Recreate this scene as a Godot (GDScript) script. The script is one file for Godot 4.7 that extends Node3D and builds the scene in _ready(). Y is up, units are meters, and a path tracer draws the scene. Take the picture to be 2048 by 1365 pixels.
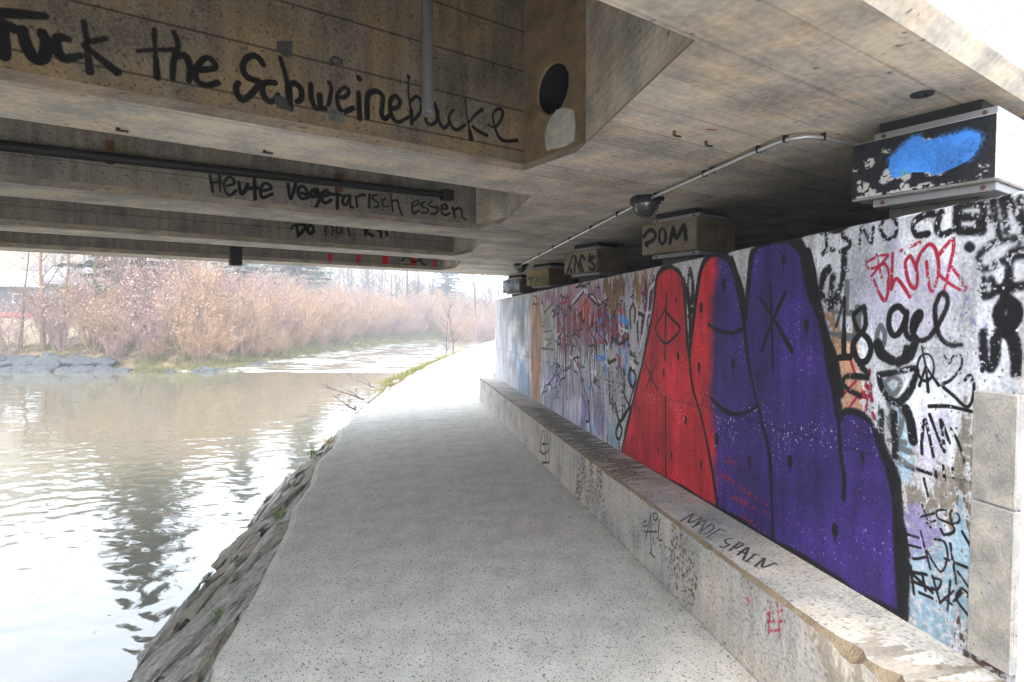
extends Node3D
# Underpass below a skewed concrete road bridge beside a river; x right, y up, -z along the path.
# The bridge has its own axes: u = across the deck (away from the viewer), v = along the girders.
const UN := Vector3(-0.4099, 0, -0.9121)
const VD := Vector3(0.9121, 0, -0.4099)
const SOFFIT := 2.5
const DECK := 3.7
var rng := RandomNumberGenerator.new()
var noise := FastNoiseLite.new()
var taken := {}
var M := {}
var T := {}

const PALETTE := [
	Color8(16, 15, 19), Color8(54, 34, 110), Color8(200, 33, 46), Color8(168, 126, 152), Color8(132, 101, 63), Color8(143, 67, 94), Color8(105, 56, 92), Color8(173, 72, 52), Color8(186, 143, 114), Color8(184, 182, 177), Color8(184, 182, 204), Color8(66, 136, 222), Color8(94, 98, 103), Color8(152, 31, 56), Color8(126, 155, 188), Color8(143, 173, 192), Color8(58, 83, 51), Color8(203, 203, 203), Color8(210, 36, 36), Color8(65, 65, 67), Color8(148, 138, 186), Color8(204, 207, 216), Color8(87, 65, 49), Color8(110, 101, 89), Color8(143, 134, 123)]

func P(u: float, v: float, y: float) -> Vector3:
	return UN * u + VD * v + Vector3(0, y, 0)

func numbered(called: String) -> String:
	var k: int = taken.get(called, 0)
	taken[called] = k + 1
	return called if k == 0 else "%s_%03d" % [called, k]

func thing(called: String, label: String, category: String, at := Vector3.ZERO, turn := 0.0, group := "") -> Node3D:
	var o := Node3D.new()
	o.name = numbered(called)
	add_child(o)
	o.position = at
	o.rotation.y = turn
	o.set_meta("label", label)
	o.set_meta("category", category)
	if group != "":
		o.set_meta("group", group)
	return o

func structure(called: String) -> Node3D:
	var o := Node3D.new()
	o.name = numbered(called)
	add_child(o)
	o.set_meta("kind", "structure")
	return o

func part(called: String, mesh: Mesh, material: Material, parent: Node, at := Vector3.ZERO) -> MeshInstance3D:
	var o := MeshInstance3D.new()
	o.name = called
	o.mesh = mesh
	if material:
		o.material_override = material
	o.position = at
	parent.add_child(o, true)
	return o

func copy_of(o: Node3D, at: Vector3, turn := 0.0, size := Vector3.ONE, label := "", group := "") -> Node3D:
	var c: Node3D = o.duplicate()
	var plain: String = o.name
	if plain.length() > 4 and plain[plain.length() - 4] == "_" and plain.right(3).is_valid_int():
		plain = plain.left(plain.length() - 4)
	c.name = numbered(plain)
	add_child(c)
	c.position = at
	c.rotation.y = turn
	c.scale = size
	if label != "":
		c.set_meta("label", label)
	if group != "":
		c.set_meta("group", group)
	return c

# ---------------------------------------------------------------- mesh helpers
func start() -> SurfaceTool:
	var st := SurfaceTool.new()
	st.begin(Mesh.PRIMITIVE_TRIANGLES)
	return st

func done(st: SurfaceTool, smooth := false) -> ArrayMesh:
	if not smooth:
		pass
	st.generate_normals()
	return st.commit()

func tri(st: SurfaceTool, a: Vector3, b: Vector3, c: Vector3) -> void:
	st.add_vertex(a); st.add_vertex(b); st.add_vertex(c)

func quad(st: SurfaceTool, a: Vector3, b: Vector3, c: Vector3, d: Vector3, group := -1) -> void:
	st.set_smooth_group(group)
	tri(st, a, b, c); tri(st, a, c, d)

func quad_uv(st: SurfaceTool, pts: Array, uvs: Array) -> void:
	st.set_smooth_group(-1)
	for k in [0, 1, 2, 0, 2, 3]:
		st.set_uv(uvs[k])
		st.add_vertex(pts[k])

# box with chamfered edges, centred at c, axes given by basis b
func bevel_box(st: SurfaceTool, c: Vector3, size: Vector3, bev: float, b := Basis.IDENTITY) -> void:
	var h := size * 0.5
	st.set_smooth_group(-1)
	var faces := [[0, 1, 2], [1, 2, 0], [2, 0, 1]]
	for f in faces:
		for s in [-1.0, 1.0]:
			var q := []
			for k in [[-1, -1], [1, -1], [1, 1], [-1, 1]]:
				var p := Vector3.ZERO
				p[f[0]] = h[f[0]] * s
				p[f[1]] = (h[f[1]] - bev) * k[0]
				p[f[2]] = (h[f[2]] - bev) * k[1]
				q.append(c + b * p)
			if s > 0:
				q.reverse()
			quad(st, q[0], q[1], q[2], q[3])
	# edges
	for f in faces:
		for s1 in [-1.0, 1.0]:
			for s2 in [-1.0, 1.0]:
				var q := []
				for k in [[0, -1], [0, 1], [1, 1], [1, -1]]:
					var p := Vector3.ZERO
					p[f[0]] = (h[f[0]] - bev) * k[1]
					p[f[1]] = (h[f[1]] - (bev if k[0] == 0 else 0.0)) * s1
					p[f[2]] = (h[f[2]] - (0.0 if k[0] == 0 else bev)) * s2
					q.append(c + b * p)
				if s1 * s2 < 0:
					q.reverse()
				quad(st, q[0], q[1], q[2], q[3])
	for sx in [-1.0, 1.0]:
		for sy in [-1.0, 1.0]:
			for sz in [-1.0, 1.0]:
				var a := c + b * Vector3(h.x * sx, (h.y - bev) * sy, (h.z - bev) * sz)
				var d := c + b * Vector3((h.x - bev) * sx, h.y * sy, (h.z - bev) * sz)
				var e := c + b * Vector3((h.x - bev) * sx, (h.y - bev) * sy, h.z * sz)
				if sx * sy * sz > 0:
					tri(st, a, e, d)
				else:
					tri(st, a, d, e)

func box_mesh(c: Vector3, size: Vector3, bev := 0.01, b := Basis.IDENTITY) -> ArrayMesh:
	var st := start()
	bevel_box(st, c, size, bev, b)
	return done(st)

# tube along a list of points
func tube(st: SurfaceTool, pts: Array, radii: Array, sides := 8, caps := true, group := 1) -> void:
	var rings := []
	for i in pts.size():
		var dir: Vector3 = (pts[min(i + 1, pts.size() - 1)] - pts[max(i - 1, 0)]).normalized()
		var side := dir.cross(Vector3.UP if absf(dir.y) < 0.9 else Vector3.RIGHT).normalized()
		var up := side.cross(dir).normalized()
		var ring := []
		for k in sides:
			var a := TAU * k / sides
			ring.append(pts[i] + (side * cos(a) + up * sin(a)) * radii[i])
		rings.append(ring)
	for i in pts.size() - 1:
		for k in sides:
			var j := (k + 1) % sides
			quad(st, rings[i][k], rings[i][j], rings[i + 1][j], rings[i + 1][k], group)
	if caps:
		for e in [0, pts.size() - 1]:
			st.set_smooth_group(-1)
			for k in range(1, sides - 1):
				if e == 0:
					tri(st, rings[0][0], rings[0][k + 1], rings[0][k])
				else:
					tri(st, rings[e][0], rings[e][k], rings[e][k + 1])

func twig(st: SurfaceTool, a: Vector3, b: Vector3, ra: float, rb: float, sides := 3) -> void:
	tube(st, [a, b], [ra, rb], sides, false)

# surface of revolution about y
func lathe(st: SurfaceTool, c: Vector3, prof: Array, sides := 20) -> void:
	for i in prof.size() - 1:
		for k in sides:
			var a := TAU * k / sides
			var b := TAU * (k + 1) / sides
			var da := Vector3(cos(a), 0, sin(a))
			var db := Vector3(cos(b), 0, sin(b))
			var p: Vector2 = prof[i]
			var q: Vector2 = prof[i + 1]
			quad(st, c + da * p.x + Vector3.UP * p.y, c + db * p.x + Vector3.UP * p.y, c + db * q.x + Vector3.UP * q.y, c + da * q.x + Vector3.UP * q.y, 1)

# ---------------------------------------------------------------- painted surfaces
class Canvas:
	var w: int
	var h: int
	var x0: float
	var y1: float
	var ppm: float
	var drippy := false
	var data: PackedByteArray
	var relief: PackedByteArray
	var nb: PackedByteArray
	var nf: PackedByteArray
	var ns: PackedByteArray
	var nv: PackedByteArray
	static func field(W: int, H: int, freq: float, seed_: int, oct: int, squash := 1.0) -> PackedByteArray:
		var n := FastNoiseLite.new()
		n.seed = seed_
		n.noise_type = FastNoiseLite.TYPE_SIMPLEX
		n.frequency = freq
		n.fractal_type = FastNoiseLite.FRACTAL_FBM
		n.fractal_octaves = oct
		var im := n.get_image(W, int(H / squash) + 1, false, false, true)
		im.convert(Image.FORMAT_L8)
		if squash != 1.0:
			im.resize(W, H, Image.INTERPOLATE_BILINEAR)
		return im.get_data()
	func _init(size: Vector2, origin: Vector2, px: float, seed_: int, base: Color, second: Color, contrast := 0.35, boards := 0.0, streaks := 0.0) -> void:
		ppm = px
		w = int(size.x * px)
		h = int(size.y * px)
		x0 = origin.x
		y1 = origin.y
		nb = field(w, h, 1.6 / px, seed_, 6)
		nf = field(w, h, 45.0 / px, seed_ + 7, 3)
		ns = field(w, h, 22.0 / px, seed_ + 13, 2)
		nv = field(w, h, 9.0 / px, seed_ + 21, 4, 8.0)
		data.resize(w * h * 3)
		relief.resize(w * h)
		var br := base.r * 255.0
		var bg := base.g * 255.0
		var bb := base.b * 255.0
		var dr := second.r * 255.0 - br
		var dg := second.g * 255.0 - bg
		var db := second.b * 255.0 - bb
		var i := 0
		for y in h:
			var ym := y1 - y / px
			var seam := 1.0
			var tone := 0.0
			if boards > 0.0:
				var q := ym / boards
				var fr := absf(q - roundf(q)) * boards
				if fr < 0.004:
					seam = 0.62
				tone = 0.10 * sin(floor(q + 0.5) * 12.9) 
			for x in w:
				var b := nb[i] / 255.0
				var f := nf[i] / 255.0
				var m := clampf((b - 0.42) * 4.0 + (f - 0.5) * 1.2, 0.0, 1.0)
				var g := (1.0 + tone + contrast * (b - 0.5) + 0.30 * (f - 0.5) + streaks * (nv[i] / 255.0 - 0.5)) * seam
				if ns[i] > 214:
					g *= 0.72
				var j := i * 3
				data[j] = clampi(int((br + dr * m) * g), 0, 255)
				data[j + 1] = clampi(int((bg + dg * m) * g), 0, 255)
				data[j + 2] = clampi(int((bb + db * m) * g), 0, 255)
				relief[i] = clampi(int((0.55 * f + 0.45 * (ns[i] / 255.0)) * 255.0 * (seam if seam < 1.0 else 1.0) - (60.0 if ns[i] > 214 else 0.0)), 0, 255)
				i += 1
	func keep(i: int, chip: int, ym: float) -> float:
		# how much of a coat of paint is left at a pixel
		if chip == 5:
			var band := exp(-pow((ym - 1.04 + 0.3 * (nb[i] / 255.0 - 0.5)) / 0.07, 2.0))
			var clump := clampf((nb[i] / 255.0 - 0.52) * 5.0, 0.0, 1.0)
			var t := 0.86 - 0.13 * band * clampf(ns[i] / 128.0 - 0.4, 0.0, 1.0) - 0.06 * clump
			return 1.0 - clampf((0.72 * nf[i] / 255.0 + 0.28 * ns[i] / 255.0 - t + 0.02) * 18.0, 0.0, 1.0)
		var v := 0.25 * nb[i] / 255.0 + 0.40 * ns[i] / 255.0 + 0.35 * nf[i] / 255.0
		var th: float = [0.20, 0.34, 0.42, 0.50, 0.57, 0.0][chip]
		return clampf((v - th) * 12.0 + 0.5, 0.0, 1.0)
	func blend(i: int, c: Color, a: float) -> void:
		var j := i * 3
		data[j] = int(lerpf(data[j], c.r * 255.0, a))
		data[j + 1] = int(lerpf(data[j + 1], c.g * 255.0, a))
		data[j + 2] = int(lerpf(data[j + 2], c.b * 255.0, a))
	func stroke(q: Array, col: Color, r_mm: float, soft_mm: float, chip: int) -> void:
		var pts := PackedVector2Array()
		for k in range(0, q.size(), 2):
			pts.append(Vector2((q[k] / 1000.0 - x0) * ppm, (y1 - q[k + 1] / 1000.0) * ppm))
		var line := PackedVector2Array()
		for k in pts.size() - 1:
			var a := pts[max(k - 1, 0)]
			var d := pts[min(k + 2, pts.size() - 1)]
			for s in 4:
				line.append(pts[k].cubic_interpolate(pts[k + 1], a, d, s / 4.0))
		line.append(pts[pts.size() - 1])
		var r := r_mm * 0.001 * ppm
		var so := maxf(soft_mm * 0.001 * ppm, 0.7)
		var reach := r + so
		# one pass over the stroke's boxes, each pixel at its nearest distance
		var lo := line[0]
		var hi := line[0]
		for p in line:
			lo = lo.min(p)
			hi = hi.max(p)
		var ax := clampi(int(lo.x - reach) - 1, 0, w)
		var bx := clampi(int(hi.x + reach) + 2, 0, w)
		var ay := clampi(int(lo.y - reach) - 1, 0, h)
		var by := clampi(int(hi.y + reach) + 2, 0, h)
		if ax >= bx or ay >= by:
			return
		var bw := bx - ax
		var near := PackedFloat32Array()
		near.resize(bw * (by - ay))
		near.fill(1e9)
		for k in line.size() - 1:
			var a := line[k]
			var e := line[k + 1] - a
			var l2 := maxf(e.length_squared(), 1e-6)
			var cx := clampi(int(minf(a.x, a.x + e.x) - reach), ax, bx)
			var dx := clampi(int(maxf(a.x, a.x + e.x) + reach) + 1, ax, bx)
			var cy := clampi(int(minf(a.y, a.y + e.y) - reach), ay, by)
			var dy := clampi(int(maxf(a.y, a.y + e.y) + reach) + 1, ay, by)
			for y in range(cy, dy):
				for x in range(cx, dx):
					var px := x - a.x
					var py := y - a.y
					var t := clampf((px * e.x + py * e.y) / l2, 0.0, 1.0)
					px -= e.x * t
					py -= e.y * t
					var d2 := px * px + py * py
					var at := (y - ay) * bw + x - ax
					if d2 < near[at]:
						near[at] = d2
		var lim := reach * reach
		for y in range(ay, by):
			for x in range(ax, bx):
				var d2 := near[(y - ay) * bw + x - ax]
				if d2 < lim:
					var i := y * w + x
					var a := clampf((reach - sqrt(d2) + (nf[i] / 255.0 - 0.5) * so + (nb[i] / 255.0 - 0.55) * r * 1.1) / (2.0 * so), 0.0, 1.0)
					a *= keep(i, chip, 0.0)
					if a > 0.02:
						blend(i, col, a * a * (3.0 - 2.0 * a) * (0.80 + 0.19 * clampf(nb[i] / 128.0 + nf[i] / 400.0 - 0.3, 0.0, 1.0)))
	func fill(q: Array, cols: Array, chip: int, split := -1.0, loose := false) -> void:
		var n := q.size() / 2
		var px := PackedFloat32Array()
		var py := PackedFloat32Array()
		for k in n:
			px.append((q[k * 2] / 1000.0 - x0) * ppm)
			py.append((y1 - q[k * 2 + 1] / 1000.0) * ppm)
		var lo := h
		var hi := 0
		for k in n:
			lo = mini(lo, int(py[k]))
			hi = maxi(hi, int(py[k]) + 1)
		for y in range(clampi(lo, 0, h), clampi(hi, 0, h)):
			var wob := (nf[y * w] / 255.0 - 0.5) * 0.004 * ppm
			var xs := []
			for k in n:
				var j := (k + 1) % n
				if (py[k] <= y) != (py[j] <= y):
					xs.append(px[k] + (y - py[k]) / (py[j] - py[k]) * (px[j] - px[k]) + wob)
			xs.sort()
			var ym := y1 - y / ppm
			for k in range(0, xs.size() - 1, 2):
				for x in range(clampi(int(xs[k]), 0, w), clampi(int(xs[k + 1]), 0, w)):
					var i := y * w + x
					var a := 1.0
					if loose:
						# old, run and faded layers: ragged sides, edges that drip
						var dy := int((nv[(h >> 1) * w + x] / 255.0 - 0.42) * 0.26 * ppm + (nv[(h >> 2) * w + x] / 255.0 - 0.5) * 0.16 * ppm)
						i = clampi(y + dy, 0, h - 1) * w + x
						a = clampf((minf(x - xs[k], xs[k + 1] - x) + (ns[i] / 255.0 - 0.5) * 0.10 * ppm) / (0.02 * ppm), 0.0, 1.0)
					a *= keep(i, chip, ym)
					if a > 0.02:
						var c: Color = cols[0]
						if split > 0.0:
							var sm := x0 + x / ppm + (nb[i] / 255.0 - 0.5) * 0.12
							c = c.lerp(cols[1], clampf((split - sm) / 0.09 + 0.5, 0.0, 1.0))
						var tint := 0.74 + 0.40 * nb[i] / 255.0 + 0.16 * (nf[i] / 255.0 - 0.5) + 0.12 * (nv[i] / 255.0 - 0.5)
						blend(i, Color(c.r * tint, c.g * tint, c.b * tint), a * 0.96)
	func paint(list: Array, palette: Array) -> void:
		for s in list:
			if s[1] == 0:
				if s[0] == 100:
					fill(s[4], [palette[2], palette[1]], s[3], 3.39)
				else:
					fill(s[4], [palette[s[0]]], s[3], -1.0, s[3] != 5 and drippy)
			else:
				stroke(s[4], palette[s[0]], s[1], s[2], s[3])
	# rough line left by a joint of the formwork
	func joint(ym: float, depth: float) -> void:
		for x in w:
			var yc := (y1 - ym) * ppm + (nb[(h >> 1) * w + x] / 255.0 - 0.5) * 0.03 * ppm
			var half := 0.004 * ppm * (0.4 + 1.6 * ns[(h >> 2) * w + x] / 255.0)
			for y in range(clampi(int(yc - half * 3.0), 0, h), clampi(int(yc + half * 3.0) + 1, 0, h)):
				var i := y * w + x
				var t := clampf(1.4 - absf(y - yc) / half, 0.0, 1.0) * clampf(nf[i] / 110.0 - 0.4, 0.0, 1.0)
				relief[i] = clampi(int(relief[i] - 90.0 * t), 0, 255)
				var g := 1.0 - depth * t
				data[i * 3] = int(data[i * 3] * g)
				data[i * 3 + 1] = int(data[i * 3 + 1] * g)
				data[i * 3 + 2] = int(data[i * 3 + 2] * g)
	# runs of dirty water and small spots over everything
	func weather(streak: float, spots: int) -> void:
		for i in w * h:
			var g := 1.0 + streak * (nv[i] / 255.0 - 0.52) + 0.10 * (nf[i] / 255.0 - 0.5)
			if ns[i] < spots:
				g *= 0.6
			var j := i * 3
			data[j] = clampi(int(data[j] * g), 0, 255)
			data[j + 1] = clampi(int(data[j + 1] * g), 0, 255)
			data[j + 2] = clampi(int(data[j + 2] * g), 0, 255)
	func material(relief_cm := 0.35, rough := 0.85) -> StandardMaterial3D:
		var m := StandardMaterial3D.new()
		m.albedo_texture = ImageTexture.create_from_image(Image.create_from_data(w, h, false, Image.FORMAT_RGB8, data))
		m.roughness = rough
		m.heightmap_enabled = true
		m.heightmap_scale = relief_cm
		m.heightmap_texture = ImageTexture.create_from_image(Image.create_from_data(w, h, false, Image.FORMAT_L8, relief))
		m.metallic_specular = 0.35
		return m
	func uv(x: float, y: float) -> Vector2:
		return Vector2((x - x0) * ppm / w, (y1 - y) * ppm / h)

func seamless(size: int, freq: float, seed_: int, oct := 5, kind := FastNoiseLite.TYPE_SIMPLEX) -> PackedByteArray:
	var n := FastNoiseLite.new()
	n.seed = seed_
	n.noise_type = kind
	n.frequency = freq
	n.fractal_octaves = oct
	if kind == FastNoiseLite.TYPE_CELLULAR:
		n.fractal_type = FastNoiseLite.FRACTAL_NONE
	var im := n.get_seamless_image(size, size, false, false, 0.15, true)
	im.convert(Image.FORMAT_L8)
	return im.get_data()

func tex_rgb(size: int, d: PackedByteArray) -> ImageTexture:
	var im := Image.create_from_data(size, size, false, Image.FORMAT_RGB8, d)
	return ImageTexture.create_from_image(im)

func tex_l(size: int, d: PackedByteArray) -> ImageTexture:
	var im := Image.create_from_data(size, size, false, Image.FORMAT_L8, d)
	return ImageTexture.create_from_image(im)

# grey multiplier texture: mottling, pits, specks; `boards` > 0 adds the print of formwork boards along one axis
func make_concrete(called: String, size: int, seed_: int, low: float, contrast: float, boards := 0, warm := 0.0, speck := 0.0) -> void:
	var a := seamless(size, 3.0 / size, seed_)
	var b := seamless(size, 60.0 / size, seed_ + 3, 3)
	var c := seamless(size, 22.0 / size, seed_ + 5, 2)
	var e := seamless(size, 8.0 / size, seed_ + 9, 4)
	var d := PackedByteArray()
	var hgt := PackedByteArray()
	d.resize(size * size * 3)
	hgt.resize(size * size)
	var tones := []
	var r := RandomNumberGenerator.new()
	r.seed = seed_
	for k in 64:
		tones.append(r.randf_range(-0.10, 0.10))
	for y in size:
		var seam := 1.0
		var tone := 0.0
		if boards > 0:
			var q := float(y) * boards / size
			if (q - floor(q)) * size / boards < 3.0:
				seam = 0.90
			tone = 0.6 * tones[int(q)]
		for x in size:
			var i := y * size + x
			# wood grain of the boards: streaks stretched along x
			var st := 0.0
			if boards > 0:
				st = (c[((y * 3) % size) * size + (x >> 3)] / 255.0 - 0.5) * 0.09
			var v := low + contrast * (a[i] / 255.0 - 0.5) + 0.13 * (b[i] / 255.0 - 0.5) + (0.18 if speck == 0.0 else 0.04) * (e[i] / 255.0 - 0.5) + tone + st
			v *= seam
			if c[i] > 236:
				v *= 0.72
			if speck > 0.0 and b[i] > 205 and e[i] > 90:
				v *= 1.0 - speck
			var wv := warm * clampf((a[(i * 7 + 131) % (size * size)] * 0.0 + e[i]) / 255.0 - 0.35, 0.0, 1.0)
			d[i * 3] = clampi(int(v * 255.0 * (1.0 + wv * 0.25)), 0, 255)
			d[i * 3 + 1] = clampi(int(v * 255.0), 0, 255)
			d[i * 3 + 2] = clampi(int(v * 255.0 * (1.0 - wv * 0.35)), 0, 255)
			hgt[i] = clampi(int((0.5 * b[i] + 0.3 * c[i] + 0.2 * e[i]) * (seam * seam) - (70.0 if c[i] > 222 else 0.0)), 0, 255)
	if speck > 0.0:
		# rounded pebbles showing in the worn surface
		for k in 3400:
			var cx := r.randi() % size
			var cy := r.randi() % size
			var rx := r.randf_range(1.2, 3.6) if k % 9 else r.randf_range(3.0, 6.0)
			var ry := rx * r.randf_range(0.55, 1.0)
			var turn := r.randf() * PI
			var tone_p := r.randf_range(0.30, 0.62) if k % 5 else r.randf_range(0.75, 1.0)
			var hue := r.randf_range(-0.05, 0.07)
			var m := int(rx) + 1
			for dy in range(-m, m + 1):
				for dx in range(-m, m + 1):
					var ex := (dx * cos(turn) + dy * sin(turn)) / rx
					var ey := (dy * cos(turn) - dx * sin(turn)) / ry
					var q := ex * ex + ey * ey
					if q < 1.0:
						var i := posmod(cy + dy, size) * size + posmod(cx + dx, size)
						var w := clampf((1.0 - q) * 2.5, 0.0, 1.0)
						d[i * 3] = int(lerpf(d[i * 3], 255.0 * clampf(tone_p + hue, 0, 1), w))
						d[i * 3 + 1] = int(lerpf(d[i * 3 + 1], 255.0 * tone_p, w))
						d[i * 3 + 2] = int(lerpf(d[i * 3 + 2], 255.0 * clampf(tone_p - hue, 0, 1), w))
						hgt[i] = clampi(hgt[i] + int(60.0 * w) - 20, 0, 255)
	T[called] = tex_rgb(size, d)
	T[called + "_height"] = tex_l(size, hgt)

func concrete(tex: String, tint: Color, metres: float, relief := 0.3, rough := 0.85, triplanar := true) -> StandardMaterial3D:
	var m := StandardMaterial3D.new()
	m.albedo_color = tint
	m.albedo_texture = T[tex]
	m.heightmap_enabled = true
	m.heightmap_scale = relief
	m.heightmap_texture = T[tex + "_height"]
	m.roughness = rough
	m.metallic_specular = 0.35
	if triplanar:
		m.uv1_triplanar = true
		m.uv1_world_triplanar = true
		m.uv1_triplanar_sharpness = 8.0
	m.uv1_scale = Vector3.ONE / metres
	return m

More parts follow.
